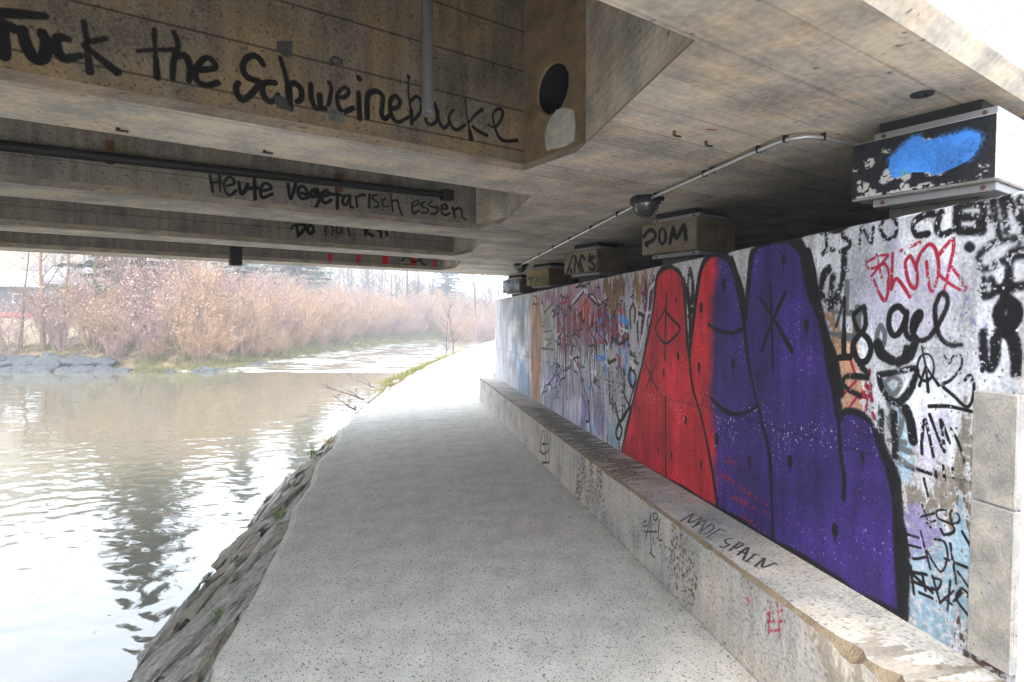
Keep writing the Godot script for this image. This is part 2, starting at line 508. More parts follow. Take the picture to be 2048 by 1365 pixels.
func plain(c: Color, rough := 0.8, metal := 0.0) -> StandardMaterial3D:
	var m := StandardMaterial3D.new()
	m.albedo_color = c
	m.roughness = rough
	m.metallic = metal
	return m
const PAINT_WALL := [
[21,0,0,0,[10562,1998,8563,1979,8607,803,10638,696]],
[14,0,0,3,[10134,1970,9614,1964,9491,1652,9932,1679]],
[14,0,0,2,[9314,1976,9032,1965,8976,1739,9372,1768]],
[14,0,0,3,[9932,1332,9612,1220,9674,775,9932,754]],
[12,0,0,3,[9431,1746,9086,1740,9084,1240,9370,1229]],
[11,0,0,3,[9489,953,9083,968,9027,767,9310,730,9550,817]],
[14,0,0,2,[9674,795,8708,839,8706,433,9137,401,9611,438]],
[3,0,0,0,[8095,1989,5487,1988,5379,1727,5478,1378,6528,1213,7142,1314,7217,1785,7962,1854]],
[5,0,0,1,[7146,1748,6625,1771,6531,1421,6937,1322,7143,1405]],
[5,0,0,1,[6475,1652,6251,1730,6167,1430,6471,1356]],
[5,0,0,0,[5796,1751,5526,1730,5143,1682,4892,1729,4822,1590,4737,1406,5100,1392,5523,1518,5699,1471]],
[4,0,0,0,[5467,2001,4238,1977,4513,1854,4570,1673,4665,1813,4827,1851,5124,1682,5159,1549,5219,1683,5319,1739,5464,1868]],
[6,0,0,0,[4543,1849,4238,1944,4287,1758,4393,1591,4534,1378,4596,1471,4466,1672]],
[3,0,0,0,[5092,1969,5037,1978,5053,1849,5108,1852]],
[10,0,0,0,[4879,1948,4667,1958,4696,1833,4859,1753,4945,1768]],
[7,0,0,1,[5968,1914,5773,1735,5793,1514,6115,1486,6249,1523,6224,1698,6068,1804]],
[8,0,0,0,[8563,1979,8094,1969,7961,1684,7955,917,8657,859,8611,1690]],
[8,0,0,0,[8633,1009,7978,1052,8017,440,8360,425,8605,435]],
[7,0,0,4,[8608,1096,8088,1115,8087,906,8607,863]],
[9,0,0,0,[7962,1774,7834,1722,7326,1825,7249,1338,7284,1235,7587,1240,7958,1243]],
[10,0,0,0,[7957,1084,5628,1250,5406,858,5322,745,5050,588,5010,432,5297,425,6074,412,6927,423,7995,403]],
[21,0,0,1,[6471,1340,5630,1372,5604,1128,6439,1062]],
[21,0,0,2,[7957,1094,7431,1088,7428,787,7910,576]],
[20,0,0,0,[6081,881,5854,770,5900,612,6023,437,6207,412,6077,631,6157,730]],
[20,0,0,2,[5690,851,5449,888,5362,697,5380,526,5662,503]],
[20,0,0,3,[7956,993,6934,1068,6965,826,7954,722]],
[15,0,0,1,[5827,623,5665,693,5661,466,5873,442]],
[15,0,0,1,[5320,634,5015,726,5029,448,5277,422]],
[12,19,12,0,[6167,1477,6163,1115]],
[12,19,12,0,[5614,1746,5556,1546]],
[12,19,12,0,[4892,1735,4837,1465]],
[21,16,8,1,[6977,1903,6976,1832]],
[21,16,8,1,[6506,1776,6121,1906,5919,1889]],
[21,16,8,1,[5870,1872,5527,1772,5340,1808]],
[21,16,8,1,[6334,1764,6248,1508]],
[21,16,8,1,[6941,1709,6872,1412]],
[21,16,8,1,[6716,1671,6713,1433]],
[21,18,9,0,[4289,1870,4370,1818,4408,1636,4563,1335]],
[21,18,9,0,[4423,1648,4312,1669]],
[21,18,9,0,[5414,1310,5370,1160]],
[0,10,7,1,[6977,1903,6812,1784]],
[0,10,7,1,[6977,1903,6749,1851,6626,1859,6595,1770,6656,1772]],
[0,10,7,1,[6506,1752,6253,1825,6056,1899]],
[0,10,7,1,[5894,1854,5751,1860,5637,1804,5526,1748,5320,1800]],
[0,10,7,1,[5526,1744,5545,1574]],
[0,10,7,1,[5881,1843,5750,1794,5548,1730]],
[0,10,7,1,[6535,1760,6561,1453,6560,1336]],
[0,10,7,1,[7147,1784,7109,1531]],
[0,10,7,1,[5726,1676,5734,1478]],
[19,14,9,1,[7962,1844,7835,1810,7813,1692]],
[19,14,9,1,[7813,1692,7326,1816]],
[19,14,9,1,[7961,1664,7958,1253]],
[19,14,9,1,[7326,1816,7248,1310]],
[19,14,9,1,[7958,1213,7284,1226]],
[19,14,9,1,[7432,1228,7320,1224]],
[0,6,4,0,[7475,1716,7474,1622]],
[0,6,4,0,[7751,1604,7875,1564]],
[0,6,4,0,[7790,1388,7748,1330,7668,1362,7549,1337,7359,1371]],
[0,6,4,0,[7832,1436,7397,1463]],
[0,6,4,0,[7917,1524,7791,1506]],
[0,6,4,0,[7707,1254,7358,1315]],
[0,8,6,1,[5091,1916,5090,1858,5146,1854]],
[0,8,6,1,[4947,1889,4946,1825,4998,1789]],
[0,8,6,1,[4744,1792,4680,1808]],
[0,8,6,1,[4998,1770,4927,1761]],
[0,8,6,1,[5573,1980,5539,1886]],
[0,8,6,1,[5661,1921,5551,1915]],
[0,8,6,1,[5823,1974,6337,1957]],
[0,8,6,1,[8514,1977,8416,1836,8183,1830]],
[0,8,6,1,[8513,1828,8138,1828]],
[0,8,6,1,[8417,1952,8139,1890]],
[11,27,12,0,[5554,1446,5562,1560,5287,1657,5207,1549]],
[11,27,12,0,[5013,1622,4822,1577,4805,1540]],
[11,24,14,1,[5437,1463,5424,1345]],
[11,24,14,1,[5102,1458,5119,1391]],
[11,24,14,1,[5393,1312,5369,1129]],
[11,24,14,1,[4990,1345,4988,1203]],
[11,24,14,1,[4835,1402,4833,1246]],
[11,24,12,1,[5391,1222,5348,1087]],
[11,24,12,1,[5007,1247,5023,1129]],
[11,24,12,1,[4883,1192,4865,1149]],
[11,24,12,1,[4748,1153,4714,1058]],
[0,12,9,1,[5397,1554,5393,1305]],
[0,12,9,1,[5481,1557,5335,1534,5395,1429,5323,1377,5372,1306]],
[0,12,9,1,[5177,1456,5194,1362]],
[0,12,9,1,[5066,1557,5045,1394,4887,1413]],
[0,12,9,1,[4941,1532,4886,1400]],
[0,12,9,1,[4838,1540,4787,1466,4887,1413]],
[0,12,9,1,[4787,1466,4752,1344,4624,1320]],
[0,12,9,1,[4694,1730,4758,1676,4739,1529]],
[0,12,9,1,[4695,1736,4646,1674,4660,1590]],
[0,12,9,1,[4569,1655,4480,1625,4507,1497]],
[0,12,9,1,[4598,1578,4580,1424]],
[0,10,14,3,[4978,1045,4934,863]],
[0,7,14,3,[5288,1120,5233,1033]],
[0,19,14,3,[5087,1052,5055,882]],
[0,15,14,3,[4953,1164,4933,985]],
[0,8,14,3,[5158,1119,5121,850]],
[0,18,14,3,[4933,1015,4906,780]],
[0,12,14,3,[5049,1171,5035,986]],
[0,9,14,3,[5334,1064,5321,910]],
[0,11,14,3,[5239,1103,5227,970]],
[0,7,14,3,[5195,1171,5170,1040]],
[0,19,14,3,[5530,1052,5502,883]],
[0,16,14,3,[4888,1034,4854,911]],
[0,15,14,3,[5064,1091,5016,970]],
[0,17,14,3,[5059,1155,5037,997]],
[0,16,14,3,[5285,1151,5241,988]],
[0,17,14,3,[4885,1057,4862,832]],
[0,14,14,3,[5043,1062,5033,898]],
[0,7,14,3,[4873,1058,4853,900]],
[0,11,14,3,[5102,1042,5097,769]],
[0,12,14,3,[5446,1141,5423,1022]],
[0,14,14,3,[4942,1122,4916,1018]],
[0,18,14,3,[5206,1127,5171,1026]],
[0,10,14,3,[5240,1083,5221,1003]],
[0,13,14,3,[4896,1167,4864,994]],
[0,12,14,3,[4941,1055,4928,812]],
[0,16,14,3,[5027,1172,4998,948]],
[0,10,14,3,[5571,1147,5530,1014]],
[0,11,14,3,[5421,1112,5404,826]],
[0,19,14,3,[5262,1095,5230,841]],
[0,10,14,3,[5045,983,4996,779]],
[0,11,14,3,[5194,992,5139,800]],
[0,13,14,3,[5560,1152,5544,942]],
[0,14,14,3,[5585,1063,5571,862]],
[0,14,14,3,[5180,1104,5122,922]],
[0,19,14,3,[5159,1077,5168,954]],
[0,10,14,3,[4876,1135,4853,969]],
[0,9,14,3,[5586,979,5569,749]],
[0,15,14,3,[5396,1135,5363,1011]],
[0,13,14,3,[5163,1071,5126,935]],
[0,10,14,3,[5431,981,5418,840]],
[0,9,14,3,[5525,1121,5492,953]],
[0,14,14,3,[5550,1070,5530,888]],
[0,18,14,3,[4919,1003,4886,801]],
[0,11,14,3,[4946,1159,4918,920]],
[0,18,14,3,[5190,896,5142,772]],
[0,18,14,3,[5285,1056,5241,895]],
[0,5,7,2,[6524,1376,6520,1258]],
[0,9,7,2,[6230,1376,6221,1274]],
[0,8,7,2,[6526,1302,6516,1170]],
[0,6,7,2,[7134,1279,7163,944]],
[0,5,7,2,[5691,1339,5673,1233]],
[0,6,7,2,[5911,1356,5901,1214]],
[0,4,7,2,[6003,1344,6025,1157]],
[0,6,7,2,[5615,1390,5589,1161]],
[0,9,7,2,[6741,1375,6727,999]],
[12,4,7,2,[5848,1385,5835,1168]],
[0,8,7,2,[6760,1371,6743,1015]],
[0,7,7,2,[5542,1345,5546,1084]],
[0,5,7,2,[6525,1417,6488,1297]],
[0,4,7,2,[6771,1308,6745,1204]],
[0,5,7,2,[5799,1438,5806,1099]],
[0,7,7,2,[6848,1285,6820,1068]],
[0,8,7,2,[5923,1324,5899,1072]],
[0,6,7,2,[6318,1347,6321,1175]],
[12,7,7,2,[6153,1409,6170,1242]],
[12,6,7,2,[5977,1321,5940,985]],
[0,6,7,2,[6159,1420,6179,1128]],
[0,5,7,2,[7114,1377,7117,948]],
[0,5,7,2,[6638,1347,6637,1234]],
[0,4,7,2,[5835,1331,5814,996]],
[12,9,7,2,[6260,1382,6237,1078]],
[0,5,7,2,[6781,1296,6742,922]],
[0,6,7,2,[5793,1333,5791,1238]],
[0,7,7,2,[5855,1375,5821,1148]],
[0,6,7,2,[5618,1424,5625,1305]],
[0,9,7,2,[6917,1318,6890,954]],
[0,8,7,2,[6651,1356,6611,1127]],
[0,9,7,2,[6804,1392,6766,1129]],
[0,6,7,2,[5772,1395,5733,1099]],
[12,6,7,2,[7202,1311,7221,1137]],
[0,6,7,2,[5687,1410,5672,1320]],
[0,5,7,2,[6699,1322,6678,1106]],
[12,7,7,2,[5549,1428,5527,1128]],
[12,8,7,2,[6269,1415,6268,1155]],
[0,9,7,2,[6399,1318,6384,1219]],
[0,7,7,2,[5784,1381,5738,1283]],
[0,4,7,2,[6334,1312,6316,1197]],
[0,6,7,2,[5690,1426,5671,1117]],
[0,8,7,2,[7028,1344,6993,961]],
[0,6,7,2,[5619,1401,5610,1101]],
[0,7,7,2,[6472,1372,6426,1205]],
[0,6,7,2,[6772,1322,6736,1002]],
[12,6,7,2,[5772,1401,5779,1234]],
[0,7,7,2,[6509,1357,6497,1075]],
[0,5,7,2,[5644,1394,5647,1189]],
[0,6,7,2,[6383,1413,6324,1216]],
[0,6,7,2,[5696,1426,5681,1147]],
[0,4,7,2,[7245,1335,7224,1074]],
[0,6,7,2,[6318,1371,6318,1177]],
[0,6,7,2,[5795,1354,5770,1267]],
[0,9,7,2,[6192,1335,6156,1046]],
[12,6,7,2,[6129,1401,6078,1056]],
[21,10,7,1,[6917,1627,6921,1326]],
[21,10,7,1,[5020,1613,5015,1496]],
[21,7,7,1,[6725,1600,6724,1264]],
[3,6,7,1,[6736,1755,6739,1477]],
[21,10,7,1,[5845,1647,5836,1387]],
[21,10,7,1,[5824,1718,5829,1549]],
[21,9,7,1,[5693,1624,5701,1426]],
[21,5,7,1,[6994,1680,6988,1374]],
[21,8,7,1,[6870,1747,6877,1529]],
[3,8,7,1,[6492,1588,6489,1378]],
[3,6,7,1,[5125,1610,5117,1482]],
[3,6,7,1,[6971,1709,6956,1542]],
[21,8,7,1,[6484,1685,6457,1340]],
[21,6,7,1,[4921,1674,4922,1558]],
[21,7,7,1,[5341,1621,5333,1496]],
[21,9,7,1,[5855,1657,5847,1480]],
[21,6,7,1,[5610,1623,5604,1440]],
[3,10,7,1,[6985,1752,6973,1597]],
[21,10,7,1,[5243,1700,5240,1528]],
[3,6,7,1,[6975,1756,6982,1423]],
[21,8,7,1,[6980,1615,6997,1295]],
[3,9,7,1,[5018,1684,5013,1535]],
[3,10,7,1,[5671,1717,5665,1585]],
[21,5,7,1,[5692,1699,5696,1556]],
[21,6,7,1,[6173,1652,6173,1315]],
[21,5,7,1,[6283,1670,6280,1436]],
[21,8,7,1,[5248,1673,5236,1434]],
[21,8,7,1,[6054,1726,6032,1456]],
[3,10,7,1,[5979,1629,5967,1323]],
[21,8,7,1,[5009,1669,5002,1506]],
[0,10,7,1,[7952,419,7910,556,7784,700,7702,719,7619,408]],
[0,10,7,1,[7662,733,7505,769,7390,715,7387,434]],
[0,10,7,1,[7544,765,7280,885,7138,921,7000,903,6964,764]],
[0,10,7,1,[7392,950,7318,1021,7104,1064,6933,988]],
[0,10,7,1,[6528,1147,6466,945,6378,774]],
[0,10,7,1,[6244,1166,6108,956,5902,779,5827,593,5948,535]],
[0,10,7,1,[5836,1193,5809,1008,5830,788,5902,764]],
[0,10,7,1,[5809,1001,5713,841]],
[0,10,7,1,[5854,770,5851,589,5777,452]],
[0,10,7,1,[6739,962,6705,725,6658,680]],
[0,10,7,1,[7743,695,7741,439]],
[12,21,12,2,[6836,1092,6849,777,6861,451]],
[0,16,9,0,[4749,1190,4780,1101,4682,1037,4620,1122,4668,1178,4749,1190]],
[0,16,9,0,[4665,1027,4744,919,4743,857]],
[0,16,9,0,[4913,985,4743,863]],
[0,16,9,0,[5091,852,5034,749,4979,705,4875,767,4775,849,4710,849]],
[0,16,9,0,[4997,689,5068,598,5049,549,4976,550,4925,637,4979,680]],
[0,16,9,0,[4994,540,4983,412]],
[0,14,8,0,[4751,1313,4623,1290,4654,1228]],
[0,14,8,0,[4734,1258,4561,1246]],
[21,21,6,0,[4734,1252,4670,1245]],
[21,21,6,0,[4685,1207,4622,1230]],
[0,7,6,0,[5298,514,5307,429]],
[0,7,6,0,[5479,820,5509,674]],
[0,7,6,0,[4654,1271,4591,1227]],
[0,11,6,1,[6439,1520,6412,1449,6196,1434,6228,1422,6218,1444]],
[0,9,6,1,[6695,1233,6727,1292,6659,1322,6450,1293,6431,1337,6465,1274,6531,1214]],
[0,7,6,1,[5827,1567,5819,1502,5892,1556,5874,1479,5828,1487,5794,1458]],
[13,14,6,1,[5346,1592,5386,1655,5448,1627,5435,1624,5301,1644]],
[0,8,6,1,[7199,1086,7157,1113,7051,900,7190,819,7046,748,7135,642,7031,655]],
[7,9,6,1,[5280,1666,5102,1675,5049,1688,4984,1672]],
[21,8,6,1,[6350,1426,6179,1372,6285,1389,6266,1390,6246,1333,6214,1373]],
[0,13,6,1,[5231,1351,5205,1422,5213,1439,5077,1419,5212,1392]],
[0,10,6,1,[6704,1430,6633,1406,6757,1424,6959,1529,7041,1610]],
[0,7,6,1,[5971,1778,5861,1910,5950,2008,6174,1985,6236,1969,5944,1943]],
[13,14,6,1,[6211,1508,6245,1443,6287,1537,6434,1611,6445,1587]],
[7,12,6,1,[6279,1557,6362,1502,6287,1518,6316,1644,6196,1651,6345,1725,6443,1616]],
[21,13,6,1,[5427,1236,5283,1173,5366,1313,5294,1350]],
[0,7,6,1,[6578,1415,6336,1444,6432,1432,6501,1373,6590,1360,6482,1296]],
[0,13,6,1,[6152,1669,6115,1656,6141,1694,6133,1668,6101,1580,6001,1614,6072,1560]],
[13,10,6,1,[5590,1669,5543,1584,5577,1543,5628,1530,5616,1581,5838,1521]],
[11,14,6,1,[7167,1708,7100,1703,6944,1689,7045,1644]],
[0,12,6,1,[6229,1637,6168,1675,6167,1637,6155,1522,6179,1531]],
[7,14,6,1,[5152,1562,5174,1486,5178,1494,5102,1479,4990,1535,4958,1499]],
[21,13,6,1,[6527,1319,6582,1248,6573,1182,6417,1174,6507,1181]],
[0,7,6,1,[6258,1393,6237,1428,6236,1353,6260,1367,6334,1309,6489,1340]],
[0,14,6,1,[6595,1767,6499,1714,6649,1739,6704,1667]],
[13,13,6,1,[6959,1813,6959,1810,6966,1795,6665,1817,6762,1831,6678,1891]],
[0,10,6,1,[5163,1673,5151,1627,5142,1645,5030,1742]],
[7,7,6,1,[6444,1734,6468,1779,6470,1739,6465,1729,6568,1806,6601,1744,6555,1670]],
[21,9,6,1,[5990,1175,5916,1054,5860,1038,5869,1027]],
[0,7,6,1,[5526,1702,5580,1695,5431,1721,5365,1748,5371,1722,5303,1747,5380,1665]],
[0,12,6,1,[6094,1493,6120,1500,6275,1486,6322,1486]],
[0,13,6,1,[7050,1441,6954,1336,7055,1301,7121,1309]],
[13,10,6,1,[6423,1176,6276,1119,6270,1101,6262,1088,6243,1104,6258,1187]],
[0,10,6,1,[7153,1770,7046,1771,6846,1667,6710,1654,6899,1746]],
[7,13,6,1,[5062,1290,4981,1245,5013,1209,5008,1219,4932,1166]],
[0,11,6,1,[5763,1536,5766,1571,5782,1565,5733,1559,5777,1573]],
[0,14,6,1,[5292,1234,5270,1203,5179,1225,5081,1248]],
[13,14,6,1,[5849,1419,5848,1399,5863,1404,5985,1347,5927,1262,5981,1251]],
[0,9,6,1,[5267,1620,5392,1660,5366,1648,5288,1584,5120,1657,5119,1601]],
[7,10,6,1,[5373,1477,5280,1571,5368,1575,5407,1555]],
[21,12,6,1,[4903,1557,4895,1502,4964,1480,5014,1549,4934,1521,4844,1509,4801,1501]],
[0,10,6,1,[5898,1331,5744,1346,5666,1339,5624,1254]],
[0,11,6,1,[7035,1706,7350,1636,7199,1757,7213,1695,7362,1723,7399,1679]],
[0,14,6,1,[7191,1338,7114,1345,6938,1444,6916,1470]],
[13,8,6,1,[5581,1471,5524,1450,5388,1395,5531,1380,5468,1413]],
[11,13,6,1,[5460,1231,5615,1250,5591,1174,5612,1213,5533,1213,5387,1226,5538,1259]],
[0,14,6,1,[5632,1497,5653,1526,5617,1501,5599,1489]],
[7,14,6,1,[6346,1579,6501,1605,6470,1474,6439,1507]],
[21,10,6,1,[7012,1430,7129,1412,7118,1348,7268,1435,7323,1455]],
[0,10,6,1,[5866,1455,5845,1518,5745,1609,5763,1558,5816,1482,5651,1394,5612,1340]],
[0,9,6,1,[6241,1184,6225,1198,6431,1160,6398,1030,6322,1032,6234,1001]],
[0,11,6,1,[5403,1704,5282,1802,5353,1764,5339,1741,5486,1778,5446,1745,5423,1794]],
[0,6,6,1,[6946,890,6711,942,7036,843,6968,809,7039,815]],
[0,7,6,1,[6758,984,6650,1031,6497,1072,6551,1084,6845,991]],
[11,8,6,1,[7161,808,7146,754,7104,711,7065,644,7096,611]],
[12,8,6,1,[6143,816,6126,798,6090,804,5953,709,6018,803]],
[0,6,6,1,[7072,994,7078,926,7141,923,7128,981,7172,802]],
[0,9,6,1,[7327,726,7178,765,7270,598,7069,732,7117,664]],
[11,7,6,1,[7215,899,6960,992,7206,1062,7114,1001,7094,1042]],
[12,10,6,1,[5994,1108,6173,1100,6045,1100,6028,1139,5939,1238]],
[0,10,6,1,[6033,976,6131,927,6145,959,6092,969,6150,997]],
[0,9,6,1,[7525,850,7571,826,7606,680,7897,607,7909,531]],
[11,8,6,1,[7274,646,7181,628,7181,678,7308,659,7424,776]],
[12,6,6,1,[6799,904,6738,909,6694,885,6667,937,6765,999]],
[0,9,6,1,[5717,972,5602,1005,5518,936,5683,992,5641,1034]],
[0,7,6,1,[7423,1012,7299,909,7163,977,7188,1011,6971,1039]],
[11,10,6,1,[5890,960,5927,951,5926,912,5831,907,5875,880]],
[12,9,6,1,[7525,846,7484,1010,7134,943,6956,949,6865,781]],
[21,0,0,0,[2635,1999,2073,2070,1542,2014,1517,1185,1959,1158,2078,1148,2288,1366,2432,1720]],
[10,0,0,2,[2272,1850,1826,1880,1724,1745,1869,1550,2044,1525,2176,1527,2239,1705]],
[10,0,0,1,[1902,1334,1759,1315,1780,1157,1900,1084,1927,1224]],
[20,0,0,3,[1792,1588,1632,1660,1603,1556,1776,1552]],
[15,0,0,2,[1958,785,1749,947,1592,986,1582,649,1735,474,1921,437,1935,707]],
[15,0,0,2,[1924,551,1652,615,1724,459,1818,446,1914,429]],
[20,0,0,1,[1969,931,1851,960,1770,862,1929,721,1965,811]],
[15,0,0,2,[2075,1272,1929,1311,1913,1129,1910,1023,2005,1029]],
[23,0,0,2,[1846,1016,1643,1025,1611,980,1570,888,1558,661,1656,572,1702,486,1619,731,1637,823,1714,896,1795,944]],
[24,0,0,1,[1715,1285,1674,1292,1675,1005,1875,994,1804,1106,1731,1185]],
[24,0,0,1,[1986,1009,1854,1009,1634,1016,1612,981,1800,954,1978,926]],
[22,0,0,2,[1656,582,1516,667,1510,448,1585,402,1700,425,1735,458]],
[22,0,0,2,[1887,415,1723,449,1575,408,1624,368,1816,397]],
[8,0,0,0,[2418,1677,2368,1653,2243,1618,2205,1547,2196,1472,2354,1444,2394,1549]],
[8,0,0,0,[2381,1521,2198,1526,2188,1424,2144,1348,2189,1213,2293,1209,2345,1413]],
[4,0,0,1,[2347,1777,2309,1797,2314,1719,2369,1710]],
[12,16,5,0,[2393,1543,2219,1523]],
[12,16,5,0,[2359,1636,2200,1628]],
[12,21,6,0,[2277,1762,2281,1635]],
[12,21,6,0,[2212,1650,2212,1542]],
[12,0,0,0,[2144,1348,2089,1317,2080,1230,2105,1163,2126,1196,2102,1295]],
[13,0,0,0,[2221,1345,2158,1349,2102,1300,2126,1196,2196,1212,2163,1276,2192,1316]],
[13,6,2,0,[2250,1431,2218,1367]],
[13,6,2,0,[2294,1268,2214,1343]],
[13,6,2,0,[2255,1217,2209,1273]],
[2,0,0,5,[4952,411,4711,867,4463,1308,4294,1683,4242,1890,4163,1965,4034,1988,3911,1955,3817,1885,3768,1694,3732,1445,3695,1364,3656,1163,3521,960,3399,691,3312,438,3653,444,4052,431,4507,423]],
[100,0,0,5,[3704,1385,3665,1550,3600,1810,3543,1944,3448,2003,3356,2006,3251,1973,3166,1876,3099,1714,3059,1592,3014,1370,2921,1143,2820,929,2779,680,2768,440,3052,441,3320,445,3399,691,3521,960,3656,1163]],
[1,0,0,5,[3059,1592,3032,1729,3004,1930,2956,1992,2887,2008,2658,1995,2600,1965,2565,1917,2540,1812,2451,1636,2396,1496,2343,1306,2320,1172,2265,1205,2195,1205,2135,1182,2093,1133,2044,1044,2012,966,1978,794,1958,621,1956,452,2107,442,2281,442,2504,449,2768,440,2779,680,2820,929,2921,1143,3014,1370]],
[13,14,14,3,[3254,670,3026,642,2825,617]],
[13,14,14,3,[3023,486,2849,468]],
[13,14,14,3,[3151,570,2797,576]],
[13,14,14,3,[3222,771,3060,773]],
[0,20,6,0,[4952,411,4711,867,4463,1308,4294,1683,4242,1890,4163,1965,4034,1988,3911,1955,3817,1885,3768,1694,3732,1445,3695,1364]],
[0,20,6,0,[3704,1364,3665,1550,3600,1810,3543,1944,3448,2003,3356,2006,3251,1973,3166,1876,3099,1714,3059,1600]],
[0,20,6,0,[3059,1592,3032,1729,3004,1930,2956,1992,2887,2013,2658,1999]],
[0,14,5,0,[3704,1385,3656,1163,3521,960,3399,691,3312,438]],
[0,14,5,0,[3059,1592,3014,1370,2921,1143,2820,929,2788,742,2768,448]],
[0,14,5,0,[2312,1173,2297,1012,2272,923,2273,821]],
[0,23,7,0,[3794,1883,3711,1693,3688,1447]],
[0,23,7,0,[3200,1950,3084,1748,3050,1609]],
[0,30,8,0,[2658,1999,2588,1956,2553,1886,2517,1753,2451,1636,2390,1482,2339,1306,2310,1173]],
[0,30,8,0,[2543,1914,2496,1780,2429,1607,2365,1442,2308,1283]],
[0,18,6,0,[2316,1172,2265,1205,2195,1207,2135,1182,2093,1133]],
[0,32,9,0,[2097,1132,2044,1044,2004,968,1975,795,1955,622,1946,457]],
[0,25,11,0,[4951,402,4507,423,4052,424,3653,437,3319,435,3052,441,2767,437,2504,446,2281,440,2191,423,2107,442,1956,450]],
[0,12,4,0,[4078,1679,4182,1601,4252,1542,4179,1474,4073,1428,3949,1470,3842,1543,4001,1623,4078,1679]],
[0,12,4,0,[4060,1779,4075,1544,4076,1309]],
[0,12,4,0,[4060,1029,4042,433]],
[0,7,4,0,[4327,1328,4324,1185,4322,1078]],
[0,7,4,0,[4431,1261,4312,1163,4198,1069]],
[0,7,4,0,[4219,1283,4410,1068]],
[0,13,4,0,[3457,1575,3363,1542,3223,1524,3126,1535,3055,1557]],
[0,13,4,0,[3416,1116,3299,1071,3163,1055,3037,1078,2915,1138]],
[0,13,4,0,[2822,1777,2804,1560,2790,1345]],
[0,13,4,0,[2913,1721,2771,1585,2640,1449]],
[0,13,4,0,[2700,1735,2797,1600,2892,1436]],
[0,18,5,0,[2716,1918,2716,1893]],
[0,4,2,0,[2716,1905,2715,1846]],
[0,18,5,0,[3282,1826,3281,1797]],
[0,4,2,0,[3281,1811,3280,1742]],
[0,18,5,0,[3549,1695,3548,1664]],
[0,4,2,0,[3549,1679,3547,1604]],
[0,18,5,0,[3569,1308,3568,1276]],
[0,4,2,0,[3568,1292,3566,1216]],
[0,18,5,0,[3170,1361,3169,1332]],
[0,4,2,0,[3169,1347,3168,1279]],
[0,18,5,0,[2925,1306,2925,1279]],
[0,4,2,0,[2925,1293,2923,1229]],
[0,18,5,0,[2534,1587,2534,1564]],
[0,4,2,0,[2534,1575,2532,1520]],
[0,18,5,0,[3341,887,3340,857]],
[0,4,2,0,[3340,872,3339,800]],
[0,18,5,0,[2989,833,2988,806]],
[0,4,2,0,[2989,820,2987,755]],
[0,18,5,0,[2638,911,2637,886]],
[0,4,2,0,[2637,898,2636,840]],
[0,18,5,0,[2320,676,2319,654]],
[0,4,2,0,[2320,665,2318,613]],
[0,18,5,0,[2169,1038,2169,1017]],
[0,4,2,0,[2169,1028,2168,979]],
[0,14,5,0,[3907,1758,3907,1732]],
[0,4,2,0,[3907,1745,3906,1697]],
[0,14,5,0,[4095,1226,4094,1199]],
[0,4,2,0,[4094,1212,4093,1163]],
[0,14,5,0,[3866,1367,3865,1342]],
[0,4,2,0,[3865,1355,3864,1307]],
[0,14,5,0,[4548,880,4547,850]],
[0,4,2,0,[4547,865,4546,810]],
[0,14,5,0,[4693,621,4693,590]],
[0,4,2,0,[4693,606,4692,549]],
[0,14,5,0,[4178,640,4178,612]],
[0,4,2,0,[4178,626,4177,575]],
[0,14,5,0,[3956,651,3955,625]],
[0,4,2,0,[3956,638,3955,590]],
[0,14,5,0,[3742,936,3742,911]],
[0,4,2,0,[3742,923,3741,877]],
[0,14,5,0,[3526,682,3526,658]],
[0,4,2,0,[3526,670,3525,627]],
[0,18,8,1,[3712,1942,3734,1826,3707,1719]],
[0,18,8,1,[3700,1935,3661,1822,3671,1718]],
[0,18,8,1,[3812,1878,3771,1757]],
[0,18,8,1,[3718,1626,3669,1666]],
[0,10,4,2,[2447,2001,2361,1997]],
[0,10,4,2,[2410,1995,2407,1914]],
[0,10,4,2,[2432,1903,2404,1920,2363,1912]],
[0,12,4,1,[2361,1994,2314,1990,2305,1964,2267,1937,2270,1915,2319,1902]],
[0,9,4,2,[2211,1897,2203,2001]],
[0,9,4,2,[2203,2001,2146,1908]],
[0,9,4,2,[2146,1908,2137,1980]],
[0,9,4,2,[2088,1995,2101,1972,2080,1933,2048,1919,2024,1935,2022,1975,2044,2006,2082,2005]],
[0,11,5,2,[1855,1985,1893,1987,1937,1971,1942,1943,1924,1917,1880,1915]],
[0,11,5,2,[1826,1985,1841,1946,1835,1913,1811,1905,1772,1918]],
[0,16,8,1,[1760,1997,1667,1986]],
[0,16,8,1,[1760,1995,1766,1952,1752,1910,1682,1898]],
[0,16,8,1,[1758,1957,1693,1946]],
[0,16,8,1,[1667,1982,1669,1894]],
[0,16,8,1,[1641,1994,1612,1877]],
[0,16,8,1,[1608,2003,1588,1882]],
[0,16,8,1,[1591,1992,1541,1903]],
[0,16,8,1,[1551,1976,1532,1874]],
[0,16,8,1,[1683,1926,1648,1932]],
[0,19,6,0,[1715,1848,1710,1845]],
[0,17,9,1,[1637,1848,1671,1826,1680,1802,1665,1767,1610,1787,1538,1804]],
[0,17,9,1,[1616,1857,1555,1857]],
[0,17,9,1,[1578,1812,1546,1828]],
[0,15,8,1,[1660,1737,1654,1677,1575,1719]],
[0,15,8,1,[1638,1735,1607,1700,1535,1708]],
[0,15,8,1,[1577,1779,1586,1679]],
[0,22,7,0,[1586,1670,1609,1626,1600,1593,1579,1585,1561,1605,1560,1641,1586,1670]],
[0,16,8,1,[1659,1559,1652,1474,1634,1446,1617,1472,1615,1543,1591,1560,1562,1544,1548,1489,1546,1432]],
[0,7,3,0,[1658,1439,1657,1432]],
[13,7,2,1,[2059,1860,2117,1856,2174,1835,2143,1811,2077,1826]],
